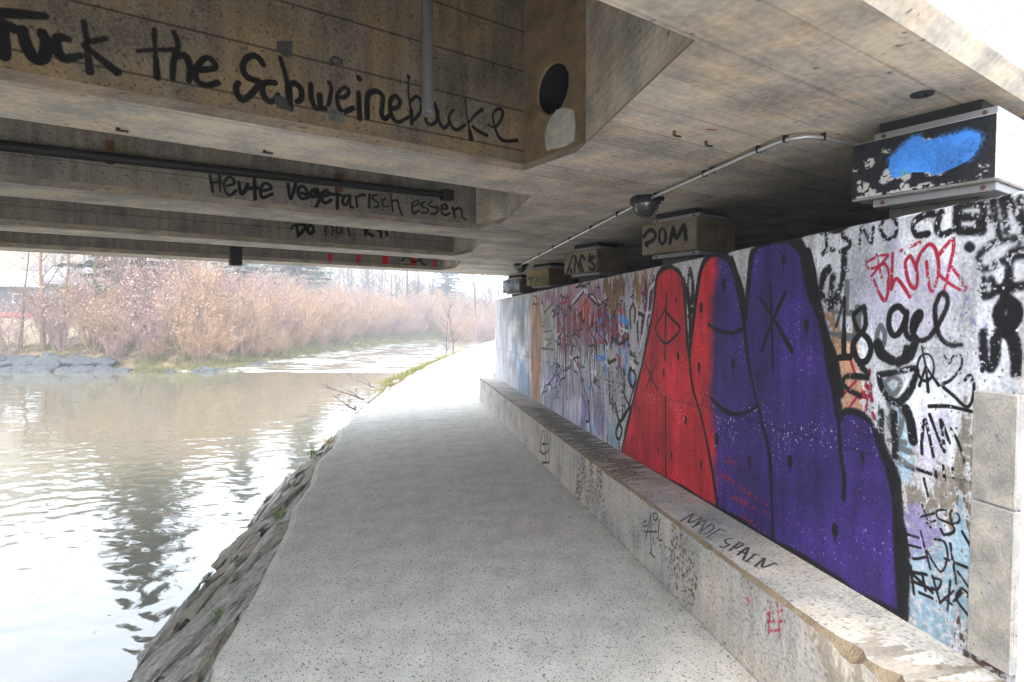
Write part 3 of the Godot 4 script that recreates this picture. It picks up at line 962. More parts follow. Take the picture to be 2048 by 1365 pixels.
[13,7,2,1,[2118,1866,2089,1771]],
[13,7,2,1,[2059,1855,2142,1780]],
[13,7,2,1,[2077,1826,2057,1799,2055,1748,2058,1698,2073,1678,2100,1710,2128,1763]],
[13,7,2,1,[2037,1862,2040,1722]],
[13,7,2,1,[2038,1727,2013,1761,1952,1689]],
[13,7,2,1,[1956,1844,1976,1817,1959,1747,1932,1719,1919,1745,1926,1793,1950,1838,1962,1842]],
[13,7,2,1,[1926,1798,1911,1844,1873,1877,1846,1855,1832,1803,1833,1762,1852,1706,1869,1727,1882,1813]],
[13,7,2,1,[1830,1835,1781,1883,1775,1847,1788,1786,1810,1688]],
[13,7,2,1,[1831,1766,1791,1732,1737,1702,1728,1719,1778,1785]],
[13,6,4,3,[1998,1868,1912,1889]],
[0,12,4,0,[1967,1626,2004,1653,2040,1632,2048,1581,2025,1541,1995,1552,1967,1606]],
[0,12,4,0,[1965,1631,1968,1557,1941,1529,1925,1572,1901,1615,1910,1630,1932,1601,1936,1558,1907,1525,1864,1536,1828,1583,1794,1646,1795,1683,1816,1697,1838,1661,1839,1606,1822,1546,1785,1515,1736,1515]],
[0,19,9,1,[2296,1896,2308,1764,2384,1653]],
[0,19,9,1,[2437,1754,2421,1806,2393,1827]],
[0,19,9,1,[2363,1790,2377,1676,2313,1686]],
[0,19,9,1,[2453,1725,2360,1664]],
[0,12,4,0,[2291,1696,2338,1573]],
[0,12,4,0,[2289,1696,2291,1568,2288,1448]],
[0,12,4,0,[2180,1657,2233,1623,2220,1574,2191,1548,2168,1585,2176,1649]],
[0,12,4,0,[2191,1548,2230,1509,2236,1465]],
[0,12,4,0,[2291,1557,2288,1445]],
[0,12,4,0,[2314,1435,2250,1442]],
[0,12,4,0,[2236,1492,2209,1433,2167,1426,2137,1470,2148,1517,2191,1548]],
[0,12,6,1,[2151,1363,2259,1358,2288,1333,2265,1302,2191,1283]],
[0,12,6,1,[2194,1413,2151,1379]],
[12,10,3,0,[2090,1578,2105,1544,2101,1498,2075,1494,2066,1545,2087,1578]],
[12,11,4,1,[2071,1355,2019,1310,1984,1359,2015,1376,2058,1359]],
[12,11,4,1,[2043,1271,2023,1239,2041,1195,1996,1142,1974,1216,1988,1284]],
[12,11,4,1,[2039,1124,1959,1130]],
[12,11,4,1,[1994,1067,1922,1040]],
[12,11,4,1,[1983,1105,1935,1100]],
[0,22,6,0,[2101,1498,2080,1462,2029,1440]],
[0,22,6,0,[1924,1510,1945,1465,1998,1435]],
[0,22,6,0,[1958,1489,1962,1450]],
[0,14,6,1,[2091,1379,2003,1399,1918,1419,1925,1370,1953,1318,2000,1280,2050,1296,2083,1343,2091,1379]],
[0,17,6,1,[2014,1230,2003,1070]],
[0,17,6,1,[2074,1231,2071,1117]],
[0,17,6,1,[1957,1258,1935,1213,1922,1147]],
[0,6,2,0,[1839,1430,1843,1405,1855,1386,1873,1377,1891,1382,1904,1399,1910,1424,1906,1449,1893,1469,1875,1476,1857,1471,1845,1454,1839,1430]],
[0,6,2,0,[1893,1502,1874,1427,1861,1339]],
[0,6,2,0,[1874,1429,1900,1356]],
[0,6,2,0,[1874,1429,1819,1367]],
[0,6,2,1,[1799,1474,1778,1448,1764,1474,1735,1478,1734,1438,1772,1390,1804,1368,1760,1337,1711,1304,1689,1333,1685,1381,1700,1414,1718,1395]],
[0,6,2,1,[1856,1285,1779,1296,1692,1291]],
[0,6,2,2,[1881,1105,1883,1155,1871,1233,1833,1104]],
[0,6,2,2,[1853,1255,1789,1132,1808,1244,1770,1168]],
[0,6,2,2,[1767,1219,1736,1175,1713,1113]],
[0,6,2,2,[1899,1043,1818,1037]],
[0,6,2,2,[1823,1059,1820,1032]],
[0,6,2,2,[1793,1081,1784,1032]],
[0,6,2,2,[1755,1081,1752,1050]],
[0,6,2,2,[1870,1014,1847,940]],
[0,5,2,1,[1878,919,1838,843]],
[0,5,2,1,[1883,867,1824,900]],
[0,5,2,1,[1854,854,1818,875]],
[0,5,2,1,[1777,928,1813,912,1806,887,1753,883,1746,859,1781,836,1796,852]],
[0,5,2,1,[1753,883,1760,928,1731,927,1725,903,1753,883]],
[0,5,2,1,[1948,800,1921,701,1857,726]],
[0,5,2,1,[1940,782,1887,787]],
[0,5,2,1,[1929,743,1877,752]],
[0,5,2,1,[1879,815,1834,691]],
[0,5,2,1,[1864,768,1794,697,1767,762,1780,810,1822,805]],
[0,5,2,1,[1757,813,1730,682]],
[0,5,2,1,[1778,752,1693,755]],
[0,5,2,1,[1726,726,1670,678]],
[0,5,2,1,[1713,871,1663,818,1627,837]],
[0,5,2,1,[1660,880,1634,904,1638,862]],
[0,5,2,1,[1678,969,1640,936]],
[0,6,2,0,[1920,667,1901,567]],
[0,6,2,0,[1923,643,1849,663]],
[0,6,2,0,[1868,660,1853,605]],
[0,6,2,0,[1899,613,1823,619]],
[0,6,2,0,[1878,583,1822,587]],
[0,6,2,0,[1906,638,1822,608]],
[0,6,2,0,[1824,668,1791,585]],
[0,6,2,0,[1824,662,1788,667,1804,627,1823,625]],
[0,6,2,0,[1753,682,1761,572]],
[0,6,2,0,[1791,585,1740,651]],
[0,6,2,0,[1774,609,1745,601]],
[0,6,2,0,[1713,669,1729,630,1689,597,1661,580,1658,648,1707,676]],
[0,6,2,0,[1685,655,1637,657]],
[0,6,2,0,[1673,615,1642,625]],
[0,6,2,0,[1739,614,1707,661]],
]
const PAINT_WEB1 := [
[0,18,4,0,[-273,2729,-272,2679,-271,2611]],
[0,18,4,0,[-277,2724,-259,2725,-239,2721]],
[0,18,4,0,[-294,2763,-216,2781,-144,2795]],
[0,18,4,0,[-214,2722,-203,2663,-179,2622,-151,2633,-142,2694,-155,2726]],
[0,18,4,0,[-71,2725,-97,2728,-111,2706,-105,2664,-80,2646,-33,2670]],
[0,18,4,0,[-20,2805,-11,2728,-9,2680,-4,2612]],
[0,18,4,0,[51,2759,-18,2718,8,2693,87,2633]],
[0,14,4,0,[226,2842,228,2748,234,2642]],
[0,14,4,0,[165,2738,224,2758,297,2777]],
[0,14,4,0,[299,2849,315,2805,296,2730,291,2650]],
[0,14,4,0,[301,2745,340,2763,359,2719,354,2656]],
[0,12,3,0,[400,2714,458,2737,450,2767,421,2773,384,2715,387,2662,427,2653,469,2673]],
[0,12,3,0,[665,2801,651,2823,624,2832,593,2812,576,2773,582,2742,605,2723,646,2721]],
[0,12,3,0,[648,2711,636,2687,604,2644,574,2616,554,2633,545,2667,555,2690]],
[0,12,3,0,[716,2728,681,2722,660,2703,666,2661,687,2636,715,2646,730,2674]],
[0,12,3,0,[886,2757,887,2697,906,2651,931,2656,930,2713]],
[0,12,3,0,[931,2656,964,2659,980,2708,988,2764,977,2788]],
[0,12,3,0,[1016,2727,1056,2732,1076,2764,1064,2781,1036,2767,1016,2724,1027,2672,1051,2657,1096,2685]],
[0,12,3,0,[1175,2653,1175,2741,1188,2780,1223,2799]],
[0,12,3,0,[1128,2771,1133,2641]],
[0,12,3,0,[784,2734,810,2747,839,2724,839,2679,820,2660]],
[0,15,4,0,[780,2718,786,2623]],
[0,15,4,0,[930,2713,931,2664]],
[0,15,4,0,[1130,2847,1135,2840]],
[0,10,3,0,[744,2850,763,2788,780,2718]],
[0,11,3,0,[1174,2654,1175,2756,1193,2789,1234,2798,1261,2774,1253,2686,1270,2664,1291,2681]],
[0,11,3,0,[1307,2723,1341,2738,1360,2773,1331,2797,1303,2761,1307,2697,1345,2660,1408,2699]],
[0,11,3,0,[1423,2790,1453,2819,1482,2803,1482,2749,1452,2703,1422,2675]],
[0,11,3,0,[1566,2806,1579,2768,1578,2713,1542,2684,1512,2701,1527,2758,1566,2806]],
[0,11,3,0,[1584,2769,1594,2712,1625,2681,1657,2714,1657,2728]],
[0,11,3,0,[1689,2795,1663,2766,1657,2728,1684,2691,1716,2688,1760,2724]],
[0,11,3,0,[1878,2832,1832,2794,1787,2743]],
[0,11,3,0,[1810,2724,1855,2703,1912,2689]],
[0,14,3,0,[1423,2737,1427,2667]],
[0,14,3,0,[1878,2833,1866,2823]],
[0,14,3,0,[1793,2692,1801,2651]],
[0,7,3,0,[1409,2915,1409,2823,1423,2737]],
[0,7,3,0,[1763,2875,1771,2787,1793,2692]],
[0,12,3,0,[1408,2916,1410,2913]],
[0,9,3,0,[1918,2753,1970,2748,2018,2816,2018,2855,1988,2859,1953,2818,1965,2752,1994,2694,2042,2678,2127,2697]],
[19,0,0,1,[733,2927,805,2946,800,2871,768,2859,732,2880]],
[19,0,0,2,[978,2907,1010,2927,1058,2919,1049,2890,986,2879]],
[19,0,0,1,[715,2671,769,2672,801,2611,722,2610]],
[12,0,0,2,[968,2671,1055,2654,1054,2599,975,2603]],
]
const PAINT_WEB2 := [
[0,13,5,0,[745,2725,762,2600]],
[0,13,5,0,[812,2734,815,2612]],
[0,13,5,0,[749,2673,821,2682]],
[0,13,5,0,[850,2654,915,2684,906,2725,871,2726,841,2669,854,2612,884,2588,929,2632]],
[0,13,5,0,[950,2699,964,2614,990,2628,1016,2691]],
[0,13,5,0,[1068,2747,1071,2583]],
[0,13,5,0,[1011,2658,1099,2674]],
[0,13,5,0,[1119,2649,1194,2681,1173,2717,1141,2713,1114,2660,1119,2611,1140,2602,1204,2637]],
[0,13,5,0,[1330,2737,1350,2615,1396,2752]],
[0,13,5,0,[1440,2672,1486,2671,1469,2721,1430,2727,1412,2674,1440,2626,1497,2644]],
[0,13,5,0,[1567,2722,1520,2693,1520,2658,1555,2662,1567,2722,1589,2637,1559,2570,1507,2529]],
[0,13,5,0,[1619,2670,1672,2688,1649,2720,1613,2686,1618,2623,1654,2615,1690,2643]],
[0,13,5,0,[1745,2761,1746,2578]],
[0,13,5,0,[1684,2695,1780,2695]],
[0,11,5,0,[1861,2700,1808,2688,1794,2629,1827,2620,1861,2688,1860,2610,1887,2600]],
[0,11,5,0,[1914,2700,1923,2611]],
[0,11,5,0,[1914,2687,1962,2719,1996,2723]],
[0,11,5,0,[2040,2728,2036,2616]],
[0,11,5,0,[2113,2737,2071,2719,2085,2687,2127,2659,2112,2624,2084,2628]],
[0,11,5,0,[2198,2720,2162,2683,2176,2638,2226,2650]],
[0,11,5,0,[2245,2759,2262,2607]],
[0,11,5,0,[2262,2694,2306,2712,2327,2647,2356,2583]],
[0,10,5,0,[2453,2668,2529,2703,2507,2728,2461,2696,2461,2627,2483,2609,2529,2641]],
[0,10,5,0,[2599,2732,2552,2706,2568,2680,2622,2665,2614,2629,2560,2624]],
[0,10,5,0,[2669,2743,2630,2708,2676,2685,2740,2684,2708,2632,2660,2620]],
[0,10,5,0,[2779,2682,2836,2695,2812,2728,2772,2702,2779,2639,2819,2626,2860,2647]],
[0,10,5,0,[2893,2708,2917,2617]],
[0,10,5,0,[2909,2681,2967,2709,3001,2683,3000,2626,3051,2601]],
[0,7,5,0,[1330,2737,1335,2721]],
]
const PAINT_WEB3 := [
[0,16,8,0,[1947,2702,1987,2747,2117,2758,2084,2689,2026,2618]],
[0,16,8,0,[2011,2741,2026,2627]],
[0,16,8,0,[2212,2717,2207,2691,2192,2672,2174,2663,2156,2669,2142,2686,2137,2710,2143,2736,2157,2755,2175,2764,2193,2759,2207,2741,2212,2717]],
[0,16,8,0,[2367,2662,2359,2746,2403,2793,2454,2755,2444,2660]],
[0,14,8,0,[2570,2744,2565,2720,2550,2703,2532,2695,2513,2699,2499,2715,2495,2737,2500,2761,2514,2778,2533,2786,2551,2782,2565,2766,2570,2744]],
[0,14,8,0,[2589,2796,2703,2802]],
[0,14,8,0,[2646,2792,2669,2673]],
[0,14,8,0,[2869,2802,2878,2700]],
[0,14,8,0,[2938,2799,2888,2748,2977,2698]],
[0,14,8,0,[3089,2793,3088,2697]],
[0,14,8,0,[3160,2780,3175,2724]],
[0,14,8,0,[3038,2808,3048,2771]],
[0,14,8,0,[3279,2785,3290,2779]],
]
const PAINT_WEB4 := [
[18,30,6,0,[3141,2653,3146,2518]],
[18,30,6,0,[3611,2671,3615,2575,3587,2499]],
[18,30,6,0,[5042,2689,5041,2585]],
[18,50,8,0,[4101,2723,4111,2526]],
[18,50,8,0,[4619,2721,4612,2529]],
[18,19,6,0,[3146,2518,3083,2512]],
[0,16,6,0,[4410,2641,4496,2714,4618,2642,4655,2628,4819,2722]],
[0,16,6,0,[4743,2683,4856,2564]],
[16,27,14,2,[4158,2539,4373,2543]],
[16,27,14,2,[4421,2546,4568,2560]],
[0,10,4,0,[5259,2596,5312,2704,5339,2612]],
[0,10,4,0,[5272,2639,5339,2647]],
[0,10,4,0,[5371,2708,5365,2602]],
[0,10,4,0,[5371,2703,5420,2710]],
[0,10,4,0,[5371,2654,5414,2661]],
[0,10,4,0,[5420,2687,5446,2629,5555,2647,5514,2676]],
[0,10,4,0,[5298,2556,5473,2574]],
]
const PAINT_BLOCK2 := [
[0,16,5,0,[3580,2314,3556,2339,3501,2365,3452,2326,3457,2286,3506,2259,3555,2250,3542,2230]],
[0,16,5,0,[3337,2290,3341,2258,3353,2235,3371,2229,3388,2239,3402,2265,3407,2298,3402,2331,3390,2354,3372,2360,3355,2349,3342,2324,3337,2290]],
[0,16,5,0,[3293,2223,3260,2357]],
[0,16,5,0,[3260,2357,3220,2259,3150,2360,3127,2236]],
]
const PAINT_BLOCK3 := [
[0,16,5,0,[5577,2143,5477,2357]],
[0,16,5,0,[5483,2362,5415,2344,5439,2135]],
[0,16,5,0,[5415,2344,5316,2143]],
[0,16,5,0,[5317,2343,5341,2257,5317,2255]],
[0,16,5,0,[5246,2305,5306,2358,5329,2288]],
[0,16,5,0,[5317,2255,5268,2140]],
[0,16,5,0,[5152,2352,5175,2276,5083,2315,5106,2333,5152,2297,5071,2205,5116,2170,5163,2196]],
[0,16,5,0,[5501,2204,5488,2138]],
]
const PAINT_BLOCK4 := [
[16,17,12,0,[7866,2271,7718,2279]],
[16,17,12,0,[7791,2272,7791,2173]],
[16,17,12,0,[7645,2296,7663,2166]],
[16,17,12,0,[7573,2281,7573,2184]],
[16,17,12,0,[7645,2231,7573,2227]],
[16,17,12,0,[7484,2276,7484,2179]],
[16,17,12,0,[7363,2290,7432,2241,7345,2204,7414,2165]],
]
const PAINT_BLOCK1 := [
[11,0,0,0,[1246,2268,1236,2311,1186,2355,1152,2385,1123,2388,1098,2361,1047,2364,1019,2347,975,2362,936,2362,902,2338,909,2284,938,2240,990,2220,1057,2200,1086,2219,1144,2231,1224,2219]],
[11,15,18,0,[953,2356,906,2324,917,2276,942,2246]],
[11,15,18,0,[1226,2308,1157,2375,1123,2378]],
[11,15,18,0,[1042,2352,953,2351]],
]
const PAINT_LEDGE_FRONT := [
[0,5,2,0,[3508,370,3583,192]],
[0,5,2,0,[3515,368,3495,138]],
[0,5,2,0,[3611,226,3418,294]],
[0,5,2,0,[3572,311,3626,282,3612,259,3558,288]],
[0,5,2,0,[3405,393,3410,380,3422,368,3439,359,3457,356,3469,360,3474,370,3470,384,3457,396,3440,405,3423,407,3410,403,3405,393]],
[0,5,2,0,[3383,379,3393,261,3345,268]],
[0,5,2,0,[3467,245,3453,197]],
[0,5,2,0,[3516,124,3439,122]],
[0,5,2,0,[3368,229,3356,223]],
[0,5,2,0,[3298,250,3286,244]],
[0,5,2,0,[3241,256,3230,250]],
[0,9,4,1,[6442,369,6563,116]],
[0,9,4,1,[6363,383,6283,66]],
[0,9,4,1,[6210,393,6133,100]],
[0,9,4,1,[6563,116,6361,122,6134,227]],
[0,9,4,1,[6439,10,6133,82]],
[0,9,4,1,[6441,218,6135,281]],
[13,6,4,2,[2266,394,2277,252]],
[13,6,4,2,[2220,425,2196,277]],
[13,6,4,2,[2286,333,2180,402]],
[13,6,4,2,[2292,296,2185,354]],
[13,6,4,2,[2277,264,2190,314]],
[12,5,3,2,[2142,412,2215,250]],
[12,5,3,2,[2285,316,2298,266]],
[18,12,5,1,[2434,329,2426,324]],
]
const PAINT_LEDGE_TOP := [
[0,4,2,0,[3168,1585,3277,1725]],
[0,4,2,0,[3277,1725,3134,1619,3202,1739]],
[0,4,2,0,[3202,1739,3076,1629]],
[0,4,2,0,[3055,1602,3163,1742,3003,1622]],
[0,4,2,0,[3113,1660,3077,1677]],
[0,4,2,0,[2977,1600,3088,1738]],
[0,4,2,0,[3088,1738,3027,1716,2950,1626,2977,1600]],
[0,4,2,0,[2903,1606,3001,1737]],
[0,4,2,0,[2903,1606,2872,1617]],
[0,4,2,0,[2949,1666,2925,1681]],
[0,4,2,0,[3001,1737,2967,1752]],
[0,4,2,0,[2857,1728,2851,1684,2799,1660,2784,1667,2753,1611,2781,1610]],
[0,4,2,0,[2711,1624,2799,1733]],
[0,4,2,0,[2799,1733,2771,1737,2729,1668]],
[0,4,2,0,[2653,1633,2729,1739,2597,1630]],
[0,4,2,0,[2690,1668,2662,1681]],
[0,4,2,0,[2573,1630,2642,1722]],
[0,4,2,0,[2581,1625,2559,1642]],
[0,4,2,0,[2648,1715,2627,1733]],
[0,4,2,0,[2513,1639,2589,1740,2497,1664,2527,1751]],
[0,4,2,0,[2527,1751,2511,1750]],
[10,14,10,2,[3729,1774,3685,1801]],
]
const PAINT_FASCIA := [
[15,5,3,0,[2896,2830,2924,2775,2841,2690,2780,2635]],
[15,5,3,0,[2719,2597,2741,2580,2804,2603,2781,2613]],
[15,5,3,0,[2785,2568,2766,2533]],
[15,5,3,0,[2859,2601,2831,2540]],
[15,5,3,0,[2860,2586,2874,2550,2842,2539]],
]
# ---------------------------------------------------------------- land and water
const FAR_BANK := [Vector2(-26, 60), Vector2(-28, 20), Vector2(-32, -5), Vector2(-34, -26), Vector2(-28.4, -34.6), Vector2(-19.5, -33.7), Vector2(-11.5, -32.3), Vector2(-8.9, -32.4), Vector2(-7.5, -40), Vector2(-6.4, -45.2), Vector2(-4.3, -53.6), Vector2(0, -67.5), Vector2(8, -80), Vector2(20, -94), Vector2(45, -116)]
const NEAR_BANK := [Vector2(-1.95, 60), Vector2(-1.95, -8), Vector2(-1.9, -10), Vector2(-1.45, -15.6), Vector2(-0.6, -20), Vector2(0.8, -26), Vector2(3, -34), Vector2(6.4, -46), Vector2(13, -62), Vector2(26, -82), Vector2(52, -110)]
const PATH_LEFT := [Vector2(-0.87, 26), Vector2(-0.88, -3), Vector2(-0.87, -9), Vector2(-0.56, -12.2), Vector2(-0.14, -15), Vector2(0.44, -18.4), Vector2(1.56, -24), Vector2(3.4, -31.8), Vector2(6.9, -45), Vector2(13.6, -62), Vector2(26, -80), Vector2(52, -108)]

func line_distance(p: Vector2, line: Array) -> float:
	var best := 1e9
	for k in line.size() - 1:
		var a: Vector2 = line[k]
		var e: Vector2 = line[k + 1] - a
		var t := clampf((p - a).dot(e) / e.length_squared(), 0.0, 1.0)
		best = minf(best, (p - a - e * t).length_squared())
	return sqrt(best)

var river_polygon := PackedVector2Array()

func height_at(x: float, z: float) -> float:
	var p := Vector2(x, z)
	var df := line_distance(p, FAR_BANK)
	var dn := line_distance(p, NEAR_BANK)
	if Geometry2D.is_point_in_polygon(p, river_polygon):
		return -1.0 - minf(minf(df, dn) * 0.55, 0.9)
	var rough := noise.get_noise_2d(x * 3.0, z * 3.0)
	if df < dn:
		var h := -1.0 + 1.0 * smoothstep(0.0, 3.0, df) + 0.10 * rough * smoothstep(0.0, 2.0, df)
		h += 0.066 * clampf(df - 2.0, 0.0, 50.0)
		h += 0.50 * clampf(df - 42.0, 0.0, 58.0) * (1.0 + 0.25 * noise.get_noise_2d(x * 0.2, z * 0.2))
		return h
	if z > -16.0 and x < -0.4:
		return -1.35
	var top := -0.16 if z > -13.0 else -0.05
	return -1.0 + (1.0 + top) * smoothstep(0.0, 1.0, dn) + 0.35 * maxf(0.0, dn - 9.0) * smoothstep(-14.0, -22.0, z)

func build_ground() -> void:
	river_polygon = PackedVector2Array(FAR_BANK)
	for k in range(NEAR_BANK.size() - 1, -1, -1):
		river_polygon.append(NEAR_BANK[k])
	var xs := []
	var zs := []
	for k in 20:
		xs.append(-140.0 + k * 4.8)
	var x := -44.0
	while x < 14.0:
		xs.append(x)
		x += 0.6
	for k in 20:
		xs.append(14.0 + k * k * 0.28)
	for k in 20:
		zs.append(-160.0 + k * 4.0)
	var z := -80.0
	while z < 6.0:
		zs.append(z)
		z += 0.6
	for k in 10:
		zs.append(6.0 + k * k * 0.5)
	var st := start()
	st.set_smooth_group(0)
	for j in zs.size():
		for i in xs.size():
			st.add_vertex(Vector3(xs[i], height_at(xs[i], zs[j]), zs[j]))
	var n := xs.size()
	for j in zs.size() - 1:
		for i in n - 1:
			var a := j * n + i
			for k in [a, a + 1, a + n + 1, a, a + n + 1, a + n]:
				st.add_index(k)
	st.generate_normals()
	var g := part("ground", st.commit(), M.meadow, self)
	g.set_meta("kind", "structure")

func build_river() -> void:
	var ripple := FastNoiseLite.new()
	ripple.seed = 11
	ripple.frequency = 1.0
	ripple.fractal_octaves = 3
	var st := start()
	st.set_smooth_group(0)
	# patches: x0, x1, z0, z1, step
	var base := 0
	for q in [[-12.0, -1.2, -14.0, 4.0, 0.06], [-36.0, -12.0, -14.0, 4.0, 0.3], [-36.0, 2.4, -36.0, -14.0, 0.16], [-12.0, 16.0, -70.0, -36.0, 0.25], [-6.0, 60.0, -118.0, -70.0, 2.0], [-36.0, -1.2, 4.0, 60.0, 2.0]]:
		var step: float = q[4]
		var nx := int(round((q[1] - q[0]) / step)) + 1
		var nz := int(round((q[3] - q[2]) / step)) + 1
		for j in nz:
			for i in nx:
				var x: float = q[0] + (q[1] - q[0]) * i / (nx - 1)
				var z: float = q[2] + (q[3] - q[2]) * j / (nz - 1)
				var fast := smoothstep(-30.0, -36.0, z)
				var h := 0.0
				if step < 1.0:
					var ruffle := 0.55 + 0.9 * ripple.get_noise_2d(x * 0.16 + 70.0, z * 0.22)
					h = 0.008 * ripple.get_noise_2d(x * 1.5 + z * 0.3, z * 1.9) + 0.0046 * ripple.get_noise_2d(x * 4.6 + z * 1.6 + 40.0, z * 6.4)
					if step < 0.2:
						h += 0.0036 * ruffle * ripple.get_noise_2d(x * 7.0 + 11.0, z * 9.5)
					h += 0.05 * fast * ripple.get_noise_2d(x * 0.5, z * 0.9)
				# white water below the sill and in the rapids
				var foam := 0.0
				if z < -24.0 and step < 1.0:
					var sill: float = -31.95 + (x + 8.9) * 0.207
					var d := sill - z
					var s := ripple.get_noise_2d(x * 0.22 + 9.0, z * 0.55) + 0.45 * ripple.get_noise_2d(x * 1.2, z * 2.2)
					if d > 0.0:
						foam = clampf(s * 3.2 - 0.15 + 0.9 * exp(-d * 1.6) + 0.5 * exp(-absf(d - 7.0) * 0.45), 0.0, 1.0) * smoothstep(48.0, 20.0, d)
						h += 0.06 * smoothstep(0.0, 0.4, d)
				var c := Color(0.125, 0.112, 0.075).lerp(Color(0.82, 0.83, 0.84), foam)
				st.set_color(c)
				st.add_vertex(Vector3(x, -1.0 + h, z))
		for j in nz - 1:
			for i in nx - 1:
				var a := base + j * nx + i
				for k in [a, a + 1, a + nx + 1, a, a + nx + 1, a + nx]:
					st.add_index(k)
		base += nx * nz
	st.generate_normals()
	var r := part("river", st.commit(), M.water, self)
	r.set_meta("kind", "structure")

func along(line: Array, step: float) -> Array:
	var out := []
	for k in line.size() - 1:
		var a: Vector2 = line[k]
		var b: Vector2 = line[k + 1]
		var m := maxi(1, int(a.distance_to(b) / step))
		for i in m:
			var p0: Vector2 = line[max(k - 1, 0)]
			var p3: Vector2 = line[min(k + 2, line.size() - 1)]
			out.append(a.cubic_interpolate(b, p0, p3, float(i) / m))
	out.append(line[line.size() - 1])
	return out

func build_path() -> void:
	var path := structure("path")
	var pts := along(PATH_LEFT, 0.25)
	# cut into slabs at the joints
	var cuts := [26.0, 3.1, -9.45, -22.6, -34.0, -46.0, -120.0]
	for c in cuts.size() - 1:
		var l := []
		for p in pts:
			if p.y < cuts[c] - 0.008 and p.y > cuts[c + 1] + 0.008:
				l.append(p)
		l.push_front(Vector2(l[0].x, cuts[c] - 0.008))
		l.push_back(Vector2(l[l.size() - 1].x, cuts[c + 1] + 0.008))
		var st := start()
		var rows := []
		for k in l.size():
			var p: Vector2 = l[k]
			var t: Vector2 = (l[min(k + 1, l.size() - 1)] - l[max(k - 1, 0)]).normalized()
			var nrm := Vector2(-t.y, t.x)
			if p.y > -12.0 or c <= 1:
				nrm = Vector2(1, 0)
			var rag := 0.06 * noise.get_noise_2d(p.x * 40.0, p.y * 40.0) + 0.09 * noise.get_noise_2d(p.x * 9.0, p.y * 9.0) if p.y < 0.0 else 0.0
			var r := p + nrm * 2.41
			if p.y > -12.0:
				r.x = 1.545
			var e := p + nrm * rag
			rows.append([Vector3(e.x - 0.03, -0.15, e.y), Vector3(e.x, -0.028 + rag * 0.2, e.y), Vector3(e.x + 0.05, 0.0, e.y), Vector3((e.x + r.x) * 0.5, 0.012, (e.y + r.y) * 0.5), Vector3(r.x, 0.0, r.y), Vector3(r.x, -0.15, r.y)])
		for k in rows.size() - 1:
			for i in 5:
				quad(st, rows[k][i], rows[k][i + 1], rows[k + 1][i + 1], rows[k + 1][i], 0 if i in [2, 3] else -1)
		for e in [rows[0], rows[rows.size() - 1]]:
			quad(st, e[0], e[1], e[2], e[2]); quad(st, e[0], e[2], e[4], e[5])
		part("slab", done(st), M.path, path)

# irregular flat stone, x along its length
func stone_mesh(size: Vector3, seed_: int, fine := 7) -> ArrayMesh:
	var n := FastNoiseLite.new()
	n.seed = seed_
	n.frequency = 1.0
	n.fractal_octaves = 3
	var st := start()
	st.set_smooth_group(1)
	for f in 6:
		var grid := []
		for j in fine + 1:
			var row := []
			for i in fine + 1:
				var a := 2.0 * i / fine - 1.0
				var b := 2.0 * j / fine - 1.0
				var d := [Vector3(a, b, 1), Vector3(-a, b, -1), Vector3(1, b, -a), Vector3(-1, b, a), Vector3(a, 1, -b), Vector3(a, -1, b)][f] as Vector3
				# rounded box
				var q := Vector3(signf(d.x) * pow(absf(d.x), 0.9), signf(d.y) * pow(absf(d.y), 0.9), signf(d.z) * pow(absf(d.z), 0.9))
				var l := pow(pow(absf(d.x), 12.0) + pow(absf(d.y), 12.0) + pow(absf(d.z), 12.0), 1.0 / 12.0)
				q = d / l
				var p := Vector3(q.x * size.x, q.y * size.y, q.z * size.z) * 0.5
				# cut corners in plan, uneven faces, layered edges
				var cut := n.get_noise_2d(atan2(q.z, q.x) * 0.9, 3.0) * 0.30
				p.x *= 1.0 + cut
				p.z *= 1.0 + cut * 0.8
				var rough := n.get_noise_3d(p.x * 3.0, p.y * 9.0, p.z * 3.0)
				p += q * (absf(rough) - 0.2) * 0.34 * minf(size.y, size.z)
				p.x += size.x * 0.10 * roundf(2.0 * n.get_noise_2d(p.y * 14.0 / size.y * 0.3, p.z * 2.0 + 20.0))
				p.y += size.y * 0.30 * n.get_noise_2d(p.x * 1.6 / size.x, p.z * 1.6 / size.z)
				row.append(p)
			grid.append(row)
		for j in fine:
			for i in fine:
				quad(st, grid[j][i], grid[j + 1][i], grid[j + 1][i + 1], grid[j][i + 1], 1)
	return done(st)

func grass_tuft(seed_: int, blades: int, h: float, spread: float) -> ArrayMesh:
	var r := RandomNumberGenerator.new()
	r.seed = seed_
	var st := start()
	for k in blades:
		var a := r.randf() * TAU
		var root := Vector3(cos(a), 0, sin(a)) * r.randf() * spread * 0.45
		var lean := Vector3(cos(a), 0, sin(a)) * r.randf_range(0.1, 0.8) * h + Vector3(r.randf_range(-0.1, 0.1), 0, r.randf_range(-0.1, 0.1)) * h
		var hh := h * r.randf_range(0.5, 1.0)
		var side := Vector3(-sin(a + 0.6), 0, cos(a + 0.6)) * h * 0.022
		var mid := root + lean * 0.35 + Vector3.UP * hh * 0.65
		var tip := root + lean + Vector3.UP * hh * r.randf_range(0.7, 1.0)
		st.set_smooth_group(-1)
		quad(st, root - side, root + side, mid + side * 0.7, mid - side * 0.7)
		tri(st, mid - side * 0.7, mid + side * 0.7, tip)
	return done(st)

